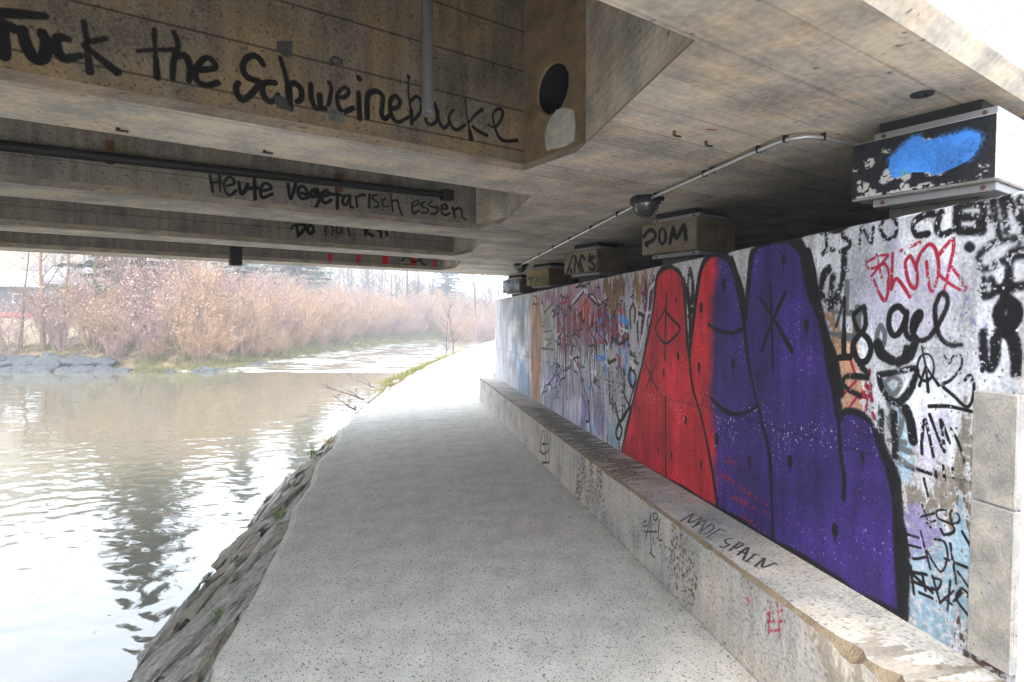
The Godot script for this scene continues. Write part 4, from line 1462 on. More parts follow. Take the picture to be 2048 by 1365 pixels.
# ---------------------------------------------------------------- shrubs and trees
func shrub_parts(seed_: int, h: float, spread: float, stems: int, leaves: int) -> Array:
	var r := RandomNumberGenerator.new()
	r.seed = seed_
	var st := start()
	var lf := start()
	var tips := []
	for s in stems:
		var a := r.randf() * TAU
		var out := r.randf_range(0.1, 1.0)
		var p := Vector3(cos(a), 0, sin(a)) * r.randf() * 0.35
		var dir := (Vector3(cos(a) * out * spread / h, 1.0, sin(a) * out * spread / h)).normalized()
		var len := h * r.randf_range(0.55, 1.0)
		var rad := 0.018 * r.randf_range(0.7, 1.5)
		for seg in 4:
			var q := p + dir * len * 0.25
			twig(st, p, q, rad * (1.0 - seg * 0.2), rad * (0.8 - seg * 0.2))
			if seg >= 1:
				for b in 6:
					var bp := p.lerp(q, r.randf())
					var bd := (dir + Vector3(r.randf_range(-1, 1), r.randf_range(-0.3, 0.8), r.randf_range(-1, 1)) * 0.9).normalized()
					var bl := len * r.randf_range(0.12, 0.30)
					var be := bp + bd * bl
					twig(st, bp, be, rad * 0.42, rad * 0.22)
					for c in 3:
						var cp := bp.lerp(be, r.randf_range(0.3, 1.0))
						var cd := (bd + Vector3(r.randf_range(-1, 1), r.randf_range(-0.4, 0.9), r.randf_range(-1, 1)) * 0.8).normalized()
						var ce := cp + cd * bl * 0.55
						twig(st, cp, ce, rad * 0.26, rad * 0.14)
						tips.append(ce)
						tips.append(cp.lerp(ce, 0.5))
			p = q
			dir = (dir + Vector3(r.randf_range(-1, 1), r.randf_range(-0.25, 0.35), r.randf_range(-1, 1)) * 0.34).normalized()
	for k in leaves:
		var t: Vector3 = tips[r.randi() % tips.size()] + Vector3(r.randf_range(-1, 1), r.randf_range(-1, 1), r.randf_range(-1, 1)) * 0.09
		var ax := Vector3(r.randf_range(-1, 1), r.randf_range(-1, 1), r.randf_range(-1, 1)).normalized()
		var bx := ax.cross(Vector3(r.randf_range(-1, 1), r.randf_range(-1, 1), r.randf_range(-1, 1))).normalized()
		var sz := r.randf_range(0.025, 0.055)
		lf.set_smooth_group(-1)
		quad(lf, t - ax * sz, t + bx * sz * 0.5, t + ax * sz, t - bx * sz * 0.5)
	return [done(st), done(lf) if leaves > 0 else null]

func limb(st: SurfaceTool, r: RandomNumberGenerator, p: Vector3, dir: Vector3, len: float, rad: float, level: int, most: int) -> void:
	var pts := [p]
	var radii := [rad]
	var segs := 5 if level == 0 else 3
	var d := dir
	var kids := []
	for s in segs:
		p = p + d * len / segs
		pts.append(p)
		radii.append(rad * (1.0 - 0.8 * (s + 1) / segs))
		if level < most and (level > 0 or s >= 1):
			for b in (2 if level < most - 1 else 3):
				kids.append([p - d * len / segs * r.randf(), d, radii[s]])
		d = (d + Vector3(r.randf_range(-1, 1), r.randf_range(-0.15, 0.3), r.randf_range(-1, 1)) * (0.10 if level == 0 else 0.25)).normalized()
	tube(st, pts, radii, [7, 5, 3, 3, 3][level], false)
	for k in kids:
		var a := r.randf() * TAU
		var side := Vector3(cos(a), r.randf_range(0.15, 0.9), sin(a)).normalized()
		limb(st, r, k[0], (k[1] * 0.55 + side).normalized(), len * r.randf_range(0.26, 0.44), maxf(k[2] * 0.55, 0.006), level + 1, most)

func bare_tree(seed_: int, h: float, rad: float, most := 3) -> Array:
	var r := RandomNumberGenerator.new()
	r.seed = seed_
	var trunk := start()
	var crown := start()
	var pts := []
	var radii := []
	var p := Vector3(0, -0.1, 0)
	var d := Vector3(r.randf_range(-0.08, 0.08), 1, r.randf_range(-0.08, 0.08)).normalized()
	for s in 9:
		pts.append(p)
		radii.append(rad * (1.0 - 0.11 * s))
		if s >= 2:
			for b in 3:
				var a := r.randf() * TAU
				limb(crown, r, p + d * r.randf() * h / 9.0, Vector3(cos(a), r.randf_range(0.5, 1.3), sin(a)).normalized(), h * r.randf_range(0.16, 0.30) * (1.15 - s * 0.07), radii[s] * 0.45, 1, most)
		p += d * h / 8.6
		d = (d + Vector3(r.randf_range(-1, 1), 0.2, r.randf_range(-1, 1)) * 0.09).normalized()
	tube(trunk, pts, radii, 8, false)
	return [done(trunk), done(crown)]

func conifer(seed_: int, h: float) -> Array:
	var r := RandomNumberGenerator.new()
	r.seed = seed_
	var trunk := start()
	tube(trunk, [Vector3(0, -0.2, 0), Vector3(0, h * 0.5, 0), Vector3(0, h, 0)], [0.24, 0.14, 0.02], 7, false)
	var cr := start()
	var y := h * 0.08
	while y < h * 0.985:
		var reach := (h - y) * 0.20 + 0.25
		for b in 6:
			var a := r.randf() * TAU
			var l := reach * r.randf_range(0.45, 1.15)
			y += r.randf_range(-0.03, 0.06)
			var d := Vector3(cos(a), -0.22, sin(a))
			var side := Vector3(-sin(a), 0, cos(a))
			var n := int(4 + l * 6.0)
			for k in n:
				var t := float(k + 1) / n
				var c := Vector3(0, y, 0) + d * l * t + Vector3.UP * 0.12 * l * t * t
				for s in [-1.0, 1.0]:
					var e: Vector3 = c + side * s * (0.16 + 0.30 * l * (1.0 - t * 0.7)) * r.randf_range(0.6, 1.1) + d * 0.16 + Vector3(0, r.randf_range(-0.28, 0.02), 0)
					cr.set_smooth_group(-1)
					tri(cr, c - d * 0.10, c + d * 0.12, e)
					tri(cr, c + Vector3.UP * 0.05, c + d * 0.16 - Vector3.UP * 0.16, e + Vector3(r.randf_range(-0.1, 0.1), -0.12, r.randf_range(-0.1, 0.1)))
		y += 0.24 + 0.012 * h
	return [done(trunk), done(cr)]
# ---------------------------------------------------------------- the bridge
const GIRDERS := [[0.845, 1.27], [2.96, 3.5], [5.14, 5.7], [7.42, 7.94], [9.67, 10.2]]
const COFFER_X := 0.94
const FAR_END := -32.0
const LAND_END := 9.5

func v_at(x: float, u: float) -> float:
	return (x + 0.4099 * u) / 0.9121

func soffit_quad(st: SurfaceTool, q: Array) -> void:
	var pts := []
	var uvs := []
	for c in q:
		pts.append(P(c[0], c[1], SOFFIT))
		uvs.append(Vector2(c[1] / 3.0, c[0] / 3.0))
	quad_uv(st, pts, uvs)

# a strip of wall or chamfer between two edges, textured along its length
func face(st: SurfaceTool, a: Vector3, b: Vector3, c: Vector3, d: Vector3) -> void:
	var l := a.distance_to(b)
	var h := a.distance_to(d)
	var o := (a.x * 0.37 + a.z * 0.21)
	quad_uv(st, [a, b, c, d], [Vector2(o, 0.1), Vector2(o + l / 3.0, 0.1), Vector2(o + l / 3.0, 0.1 + h / 3.0), Vector2(o, 0.1 + h / 3.0)])

func build_bridge() -> void:
	var bridge := thing("concrete_bridge", "grey concrete road bridge with deep girders spanning the river and path", "bridge", Vector3.ZERO)
	var webs := {}
	var spec := {1: [3.01, -3.0, 2.45, 300.0, Color8(136, 126, 113), Color8(124, 109, 87), PAINT_WEB1], 2: [5.19, -3.6, 3.5, 210.0, Color8(140, 136, 130), Color8(122, 116, 107), PAINT_WEB2], 3: [7.47, -3.8, 4.5, 150.0, Color8(140, 136, 130), Color8(122, 116, 107), PAINT_WEB3], 4: [9.72, -3.8, 5.6, 150.0, Color8(140, 136, 130), Color8(122, 116, 107), PAINT_WEB4]}
	for k in spec:
		var s: Array = spec[k]
		var cv := Canvas.new(Vector2(s[2] - s[1], DECK - 2.5), Vector2(s[1], DECK), s[3], 40 + k * 5, s[4], s[5], 0.5, 0.24 if k == 1 else 0.3, 0.22)
		cv.paint(s[6], PALETTE)
		webs[k] = cv
	for k in 5:
		var un: float = GIRDERS[k][0]
		var uf: float = GIRDERS[k][1]
		var st := start()
		var v_near := v_at(COFFER_X, un - 0.5) if k > 0 else v_at(COFFER_X, uf)
		var v_far := v_at(COFFER_X, uf) if k < 4 else v_near
		soffit_quad(st, [[un, FAR_END], [un, v_near], [uf, v_far], [uf, FAR_END]])
		var painted: ArrayMesh
		if k > 0:
			# near side: chamfer, then web
			var s: Array = spec[k]
			var cv: Canvas = webs[k]
			face(st, P(un, FAR_END, 2.5), P(un, v_near, 2.5), P(un + 0.05, v_near + 0.05, 2.56), P(un + 0.05, FAR_END, 2.56))
			face(st, P(un + 0.05, FAR_END, 2.56), P(un + 0.05, s[1], 2.56), P(un + 0.05, s[1], DECK), P(un + 0.05, FAR_END, DECK))
			var ws := start()
			var ve: float = v_near + 0.05
			quad_uv(ws, [P(un + 0.05, s[1], 2.56), P(un + 0.05, ve, 2.56), P(un + 0.05, ve, DECK), P(un + 0.05, s[1], DECK)], [cv.uv(s[1], 2.56), cv.uv(ve, 2.56), cv.uv(ve, DECK), cv.uv(s[1], DECK)])
			painted = done(ws)
		else:
			face(st, P(un, FAR_END, 2.5), P(un, LAND_END, 2.5), P(un - 0.055, LAND_END, 2.555), P(un - 0.055, FAR_END, 2.555))
		if k < 4:
			var va := v_at(COFFER_X + 0.05, uf - 0.05)
			face(st, P(uf, FAR_END, 2.5), P(uf, v_far, 2.5), P(uf - 0.05, va, 2.56), P(uf - 0.05, FAR_END, 2.56))
			face(st, P(uf - 0.05, FAR_END, 2.56), P(uf - 0.05, va, 2.56), P(uf - 0.05, va, DECK), P(uf - 0.05, FAR_END, DECK))
		else:
			face(st, P(uf, FAR_END, 2.5), P(uf, LAND_END, 2.5), P(uf, LAND_END, 3.98), P(uf, FAR_END, 3.98))
		var g := part("girder", done(st), M.boards, bridge)
		if painted:
			part("web_face", painted, webs[k].material(0.3), g)
	# end slab over the path and the abutment
	var st := start()
	for k in 5:
		var un: float = GIRDERS[k][0]
		var uf: float = GIRDERS[k][1]
		var v_near := v_at(COFFER_X, un - 0.5) if k > 0 else v_at(COFFER_X, uf)
		var v_far := v_at(COFFER_X, uf) if k < 4 else v_near
		soffit_quad(st, [[un, v_near], [un, LAND_END], [uf, LAND_END], [uf, v_far]])
		if k < 4:
			var u2: float = GIRDERS[k + 1][0]
			var ub := u2 - 0.5
			var vb := v_at(COFFER_X, ub)
			soffit_quad(st, [[uf, v_far], [uf, LAND_END], [ub, LAND_END], [ub, vb]])
			soffit_quad(st, [[ub, vb], [ub, LAND_END], [u2, LAND_END], [u2, vb]])
			var a := P(uf, v_far, 2.5)
			var b := P(ub, vb, 2.5)
			var c := P(u2, vb, 2.5)
			var ua := uf - 0.05
			var a2 := P(ua, v_at(COFFER_X + 0.05, ua), 2.56)
			var vb2 := vb + 0.05
			var b2 := P((0.9121 * vb2 - COFFER_X - 0.05) / 0.4099, vb2, 2.56)
			var c2 := P(u2 + 0.05, vb2, 2.56)
			face(st, a, b, b2, a2)
			face(st, b, c, c2, b2)
			var up := Vector3.UP * (DECK - 2.56)
			face(st, a2, b2, b2 + up, a2 + up)
			if k > 0:
				face(st, b2, c2, c2 + up, b2 + up)
			else:
				# this end face has a round drain opening
				var m := b2.lerp(c2, 0.52) + Vector3.UP * 0.375
				var ex := (c2 - b2).normalized()
				var half := b2.distance_to(c2)
				var fs := start()
				var ts := start()
				var lo := Vector2(-half * 0.52, -0.375)
				var hi := Vector2(half * 0.48, DECK - 2.56 - 0.375)
				var angles := []
				for i in 36:
					angles.append(TAU * i / 36.0)
				for q in [Vector2(lo.x, lo.y), Vector2(hi.x, lo.y), hi, Vector2(lo.x, hi.y)]:
					angles.append(fposmod(q.angle(), TAU))
				angles.sort()
				for i in angles.size():
					var p := []
					for t in [angles[i], angles[(i + 1) % angles.size()]]:
						var dr := Vector2(cos(t), sin(t))
						var far := minf((hi.x if dr.x > 0 else -lo.x) / maxf(absf(dr.x), 1e-5), (hi.y if dr.y > 0 else -lo.y) / maxf(absf(dr.y), 1e-5))
						for rr in [0.138, 0.150, far]:
							p.append(m + ex * dr.x * rr + Vector3.UP * dr.y * rr)
					quad(fs, p[1], p[2], p[5], p[4])
					quad(fs, p[0] + VD * 0.012, p[1], p[4], p[3] + VD * 0.012)
					quad(ts, p[0] + VD * 0.012, p[3] + VD * 0.012, p[3] + VD * 0.42, p[0] + VD * 0.42)
				var f := part("end_face", done(fs), M.stained, bridge)
				part("drain_opening", done(ts), M.pipe_black, f)
				part("drain_bottom", box_mesh(m + VD * 0.43, Vector3(0.02, 0.30, 0.30), 0.002, Basis(VD, Vector3.UP, -UN)), M.pipe_black, f)
				# smooth grey mortar patch below the opening
				var ps := start()
				var ring := [[-0.11, 0.035], [0.05, 0.02], [0.135, 0.03], [0.145, 0.12], [0.13, 0.20], [0.06, 0.235], [-0.02, 0.245], [-0.10, 0.19], [-0.13, 0.12]]
				var base_p := b2.lerp(c2, 0.40)
				var flat := []
				for q in ring:
					flat.append(base_p - ex * q[0] + Vector3.UP * (q[1] - 0.005) - VD * 0.006)
				for i in range(1, flat.size() - 1):
					tri(ps, flat[0], flat[i], flat[i + 1])
				for i in flat.size():
					var j := (i + 1) % flat.size()
					quad(ps, flat[i], flat[j], flat[j] + VD * 0.02, flat[i] + VD * 0.02)
				var patch := part("repair_patch", done(ps), M.mortar, bridge)
				patch.set_meta("label", "smooth pale grey mortar patch below the round drain opening")
	part("end_slab", done(st), M.boards, bridge)
	var b := Basis(VD, Vector3.UP, -UN)
	part("deck_slab", box_mesh(P(5.52, (FAR_END + LAND_END) * 0.5, DECK + 0.14), Vector3(LAND_END - FAR_END, 0.28, 9.3), 0.01, b), M.boards, bridge)
	# outer face towards the viewer, and parapets
	var cv := Canvas.new(Vector2(3.0, 1.45), Vector2(1.4, 3.99), 280.0, 91, Color8(176, 175, 174), Color8(164, 163, 161), 0.25, 0.0, 0.08)
	cv.paint(PAINT_FASCIA, PALETTE)
	var fa := start()
	var uo := 0.79
	face(fa, P(uo, FAR_END, 2.555), P(uo, 1.4, 2.555), P(uo, 1.4, 3.99), P(uo, FAR_END, 3.99))
	face(fa, P(uo, 4.4, 2.555), P(uo, LAND_END, 2.555), P(uo, LAND_END, 3.99), P(uo, 4.4, 3.99))
	var fo := part("fascia", done(fa), M.mortar, bridge)
	var fp := start()
	quad_uv(fp, [P(uo, 1.4, 2.555), P(uo, 4.4, 2.555), P(uo, 4.4, 3.99), P(uo, 1.4, 3.99)], [cv.uv(1.4, 2.555), cv.uv(4.4, 2.555), cv.uv(4.4, 3.99), cv.uv(1.4, 3.99)])
	part("fascia_panel", done(fp), cv.material(0.3), fo)
	for u in [0.93, 10.06]:
		part("parapet", box_mesh(P(u, (FAR_END + LAND_END) * 0.5, 4.42), Vector3(LAND_END - FAR_END, 0.85, 0.24), 0.02, b), M.mortar, bridge)

func build_abutment() -> void:
	var wall := thing("graffiti_wall", "low concrete abutment wall covered in purple and red graffiti letters", "wall", Vector3.ZERO)
	var near := Canvas.new(Vector2(4.07, 1.58), Vector2(1.53, 2.0), 400.0, 3, Color8(186, 186, 194), Color8(172, 168, 172), 0.20, 0.0, 0.10)
	near.drippy = true
	near.paint(PAINT_WALL, PALETTE)
	near.joint(1.045, 0.35)
	near.joint(1.5, 0.12)
	near.joint(0.74, 0.14)
	near.weather(0.14, 26)
	var far := Canvas.new(Vector2(6.4, 1.58), Vector2(5.6, 2.0), 240.0, 4, Color8(186, 186, 194), Color8(172, 168, 172), 0.25, 0.0, 0.20)
	far.drippy = true
	far.paint(PAINT_WALL, PALETTE)
	far.joint(1.045, 0.35)
	far.joint(1.5, 0.12)
	far.weather(0.22, 30)
	for q in [[near, 1.53, 5.6], [far, 5.6, 12.0]]:
		var cv: Canvas = q[0]
		var st := start()
		# slightly wavy face with a chipped top edge
		var n := int((q[2] - q[1]) / 0.05)
		for i in n:
			var s0: float = lerpf(q[1], q[2], float(i) / n)
			var s1: float = lerpf(q[1], q[2], float(i + 1) / n)
			var t0 := 1.994 + 0.010 * noise.get_noise_1d(s0 * 60.0) + 0.008 * noise.get_noise_1d(s0 * 14.0)
			var t1 := 1.994 + 0.010 * noise.get_noise_1d(s1 * 60.0) + 0.008 * noise.get_noise_1d(s1 * 14.0)
			quad_uv(st, [Vector3(1.9, 0.42, -s0), Vector3(1.9, 0.42, -s1), Vector3(1.9, t1, -s1), Vector3(1.9, t0, -s0)], [cv.uv(s0, 0.42), cv.uv(s1, 0.42), cv.uv(s1, t1), cv.uv(s0, t0)])
			quad_uv(st, [Vector3(1.9, t0, -s0), Vector3(1.9, t1, -s1), Vector3(1.925, 2.004, -s1), Vector3(1.925, 2.004, -s0)], [cv.uv(s0, t0), cv.uv(s1, t1), cv.uv(s1, t1), cv.uv(s0, t0)])
		part("painted_face", done(st), cv.material(0.16, 0.6), wall)
	part("wall_body", box_mesh(Vector3(3.27, 0.9, -6.765), Vector3(2.70, 2.2, 10.47), 0.006), M.mortar, wall)
	# square blocks at the near end
	for q in [[1.0, 1.365], [0.47, 0.995]]:
		var blk := part("end_block", box_mesh(Vector3(1.906, (q[0] + q[1]) * 0.5, -1.606), Vector3(0.03, q[1] - q[0], 0.15), 0.004), M.plaster, wall)
		blk.set_meta("label", "smooth grey repair block at the end of the painted wall")
	# the dark space behind: rear wall under the deck
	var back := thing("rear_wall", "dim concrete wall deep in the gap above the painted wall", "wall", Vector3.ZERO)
	part("wall_body", box_mesh(Vector3(4.9, 1.22, -8.0), Vector3(0.5, 2.54, 14.0), 0.01), M.shade_tinted, back)
	part("added_side_wall", box_mesh(P(0.98, 4.5, 1.24), Vector3(2.2, 2.5, 0.2), 0.01, Basis(VD, Vector3.UP, -UN)), M.shade_tinted, back)  # unseen end closure, added to keep daylight out of the gap
	part("added_side_wall", box_mesh(P(10.02, 8.6, 1.24), Vector3(2.4, 2.5, 0.2), 0.01, Basis(VD, Vector3.UP, -UN)), M.shade_tinted, back)  # same at the far end, added to darken the gap
	part("seat", box_mesh(Vector3(3.3, 2.004, -6.8), Vector3(2.5, 0.02, 10.3), 0.002), M.shade_tinted, back)

	# ledge along the foot of the wall
	var ledge := thing("concrete_ledge", "long low concrete ledge along the foot of the painted wall", "ledge", Vector3.ZERO)
	var fr := Canvas.new(Vector2(11.7, 0.47), Vector2(0.2, 0.46), 174.0, 31, Color8(174, 170, 165), Color8(160, 152, 143), 0.4, 0.0, 0.14)
	fr.paint(PAINT_LEDGE_FRONT, PALETTE)
	fr.drippy = true
	# rusty runs and earth on the worn near end
	fr.paint([[24, 0, 0, 1, [250, 120, 1900, 130, 2050, 440, 250, 440]], [24, 0, 0, 2, [250, 0, 1700, 0, 1500, 200, 250, 200]], [22, 0, 0, 4, [2900, 80, 3300, 60, 3200, 430, 2950, 420]], [22, 0, 0, 4, [4300, 100, 5200, 60, 5100, 430, 4500, 420]]], PALETTE)
	var tp := Canvas.new(Vector2(11.7, 0.47), Vector2(0.2, 1.95), 174.0, 33, Color8(174, 170, 165), Color8(160, 152, 143), 0.4, 0.0, 0.1)
	tp.drippy = true
	tp.paint([[24, 0, 0, 0, [250, 1530, 1700, 1540, 1950, 1700, 1600, 1860, 250, 1900]], [23, 0, 0, 3, [250, 1530, 1500, 1540, 1700, 1800, 250, 1900]], [23, 0, 0, 2, [3900, 1600, 8000, 1600, 7500, 1880, 4300, 1880]]], PALETTE)
	tp.paint(PAINT_LEDGE_TOP, PALETTE)
	var fs := start()
	var ts := start()
	var es := start()
	var n := 240
	for i in n:
		var s := [lerpf(0.25, 11.86, float(i) / n), lerpf(0.25, 11.86, float(i + 1) / n)]
		var q := []
		for t in s:
			var chip := 0.010 + 0.014 * maxf(0.0, noise.get_noise_1d(t * 30.0)) + 0.012 * maxf(0.0, noise.get_noise_1d(t * 120.0 + 70.0))
			chip += smoothstep(1.98, 1.82, t) * (0.018 + 0.03 * noise.get_noise_1d(t * 55.0 + 5.0) + 0.02 * noise.get_noise_1d(t * 200.0))
			q.append([Vector3(1.55, -0.01, -t), Vector3(1.55, 0.437 - chip * 1.2, -t), Vector3(1.55 + chip * 1.3, 0.44 - 0.12 * chip, -t), Vector3(1.9, 0.444, -t)])
		quad_uv(fs, [q[0][0], q[1][0], q[1][1], q[0][1]], [fr.uv(s[0], -0.01), fr.uv(s[1], -0.01), fr.uv(s[1], q[1][1].y), fr.uv(s[0], q[0][1].y)])
		quad_uv(ts, [q[0][2], q[1][2], q[1][3], q[0][3]], [tp.uv(s[0], q[0][2].x), tp.uv(s[1], q[1][2].x), tp.uv(s[1], 1.9), tp.uv(s[0], 1.9)])
		quad(es, q[0][1], q[1][1], q[1][2], q[0][2])
	quad(es, Vector3(1.55, -0.01, -11.86), Vector3(1.55, 0.43, -11.86), Vector3(1.9, 0.444, -11.86), Vector3(1.9, -0.01, -11.86))
	part("front_face", done(fs), fr.material(0.4), ledge)
	part("top_face", done(ts), tp.material(0.35), ledge)
	var be := part("broken_edge", done(es), M.dirt_concrete, ledge)
	be.set_meta("label", "chipped brownish front edge of the ledge")

	# bearing blocks under the girder ends
	var spots := [[0.85, 1.40, 2.89, "bearing block painted black with a bright blue cloud on its face", PAINT_BLOCK1, Color8(30, 30, 36), Color8(24, 25, 32)], [3.03, 3.60, 3.86, "brownish bearing block with three black letters under the deck beside caged lamp", PAINT_BLOCK2, Color8(132, 118, 98), Color8(116, 106, 92)], [5.05, 5.62, 4.68, "tan bearing block with scrawled black letters and a figure eight", PAINT_BLOCK3, Color8(138, 124, 100), Color8(128, 118, 100)], [7.33, 7.92, 5.79, "tan bearing block with a faded green tag", PAINT_BLOCK4, Color8(150, 128, 90), Color8(140, 120, 88)], [9.60, 10.20, 6.86, "dark slate bearing block at the far end of the painted wall", [], Color8(70, 72, 84), Color8(96, 98, 108)]]
	var basis := Basis(VD, Vector3.UP, -UN)
	for i in spots.size():
		var s: Array = spots[i]
		var at := P((s[0] + s[1]) * 0.5, s[2] + 0.25, 2.0)
		var o := thing("bearing_block", s[3], "bearing block", Vector3(at.x, 0, at.z), 0.0, "bearing blocks under the girder ends")
		var wd: float = s[1] - s[0]
		var off := Vector3(at.x, 0, at.z)
		var cv := Canvas.new(Vector2(wd, 0.26), Vector2(s[0], 2.41), 500.0, 60 + i, s[5], s[6], 0.4, 0.0, 0.1)
		if i == 0:
			# old white coat showing through the black
			var flakes := []
			var r := RandomNumberGenerator.new()
			r.seed = 4
			for k in 26:
				var u := int(r.randf_range(0.86, 1.39) * 1000.0)
				var yy := int((2.165 + pow(r.randf(), 2.2) * 0.2) * 1000.0)
				flakes.append([9, int(r.randf_range(8, 20)), 6, 2, [u, yy, u + int(r.randf_range(-30, 30)), yy + int(r.randf_range(-8, 8))]])
			for k in 8:
				flakes.append([9, 7, 4, 2, [860 + k * 68, 2158, 900 + k * 68, 2156]])
			cv.paint(flakes, PALETTE)
		if i == 4:
			var scr := []
			var r := RandomNumberGenerator.new()
			r.seed = 8
			for k in 14:
				var u := 9640 + k * 38
				scr.append([21, 5, 4, 2, [u, 2180 + r.randi() % 40, u + 20, 2300 + r.randi() % 80]])
			cv.paint(scr, PALETTE)
		cv.paint(s[4], PALETTE)
		part("block", box_mesh(at - off + Vector3(0, 0.28, 0) + VD * 0.004, Vector3(0.496, 0.26, wd), 0.006, basis), M.mortar if i == 0 else M.tan_block, o)
		var f := start()
		var c := [P(s[0] + 0.006, s[2], 2.156) - off, P(s[1] - 0.006, s[2], 2.156) - off, P(s[1] - 0.006, s[2], 2.404) - off, P(s[0] + 0.006, s[2], 2.404) - off]
		quad_uv(f, c, [cv.uv(s[0], 2.15), cv.uv(s[1], 2.15), cv.uv(s[1], 2.41), cv.uv(s[0], 2.41)])
		part("painted_face", done(f), cv.material(0.3, 0.6), o)
		part("top_plate", box_mesh(at - off + Vector3(0, 0.43, 0) - UN * 0.03, Vector3(0.40, 0.034, wd - 0.09), 0.003, basis), M.plate, o)
		part("bearing_pad", box_mesh(at - off + Vector3(0, 0.476, 0), Vector3(0.32, 0.052, wd - 0.16), 0.004, basis), M.rubber, o)
		part("bottom_plate", box_mesh(at - off + Vector3(0, 0.132, 0) - UN * 0.03, Vector3(0.40, 0.034, wd - 0.09), 0.003, basis), M.plate, o)
		for k in [-0.34, 0.34]:
			for yy in [0.43, 0.132]:
				var bs := start()
				var c0: Vector3 = at - off + Vector3(0, yy, 0) - UN * 0.03 + UN * k * wd - VD * 0.20
				tube(bs, [c0 + VD * 0.004, c0 - VD * 0.008], [0.009, 0.009], 6)
				part("bolt", done(bs), M.rust, o)
		part("pedestal", box_mesh(at - off + Vector3(0, 0.061, 0) + VD * 0.05, Vector3(0.30, 0.108, wd - 0.2), 0.004, basis), M.shade_tinted, o)

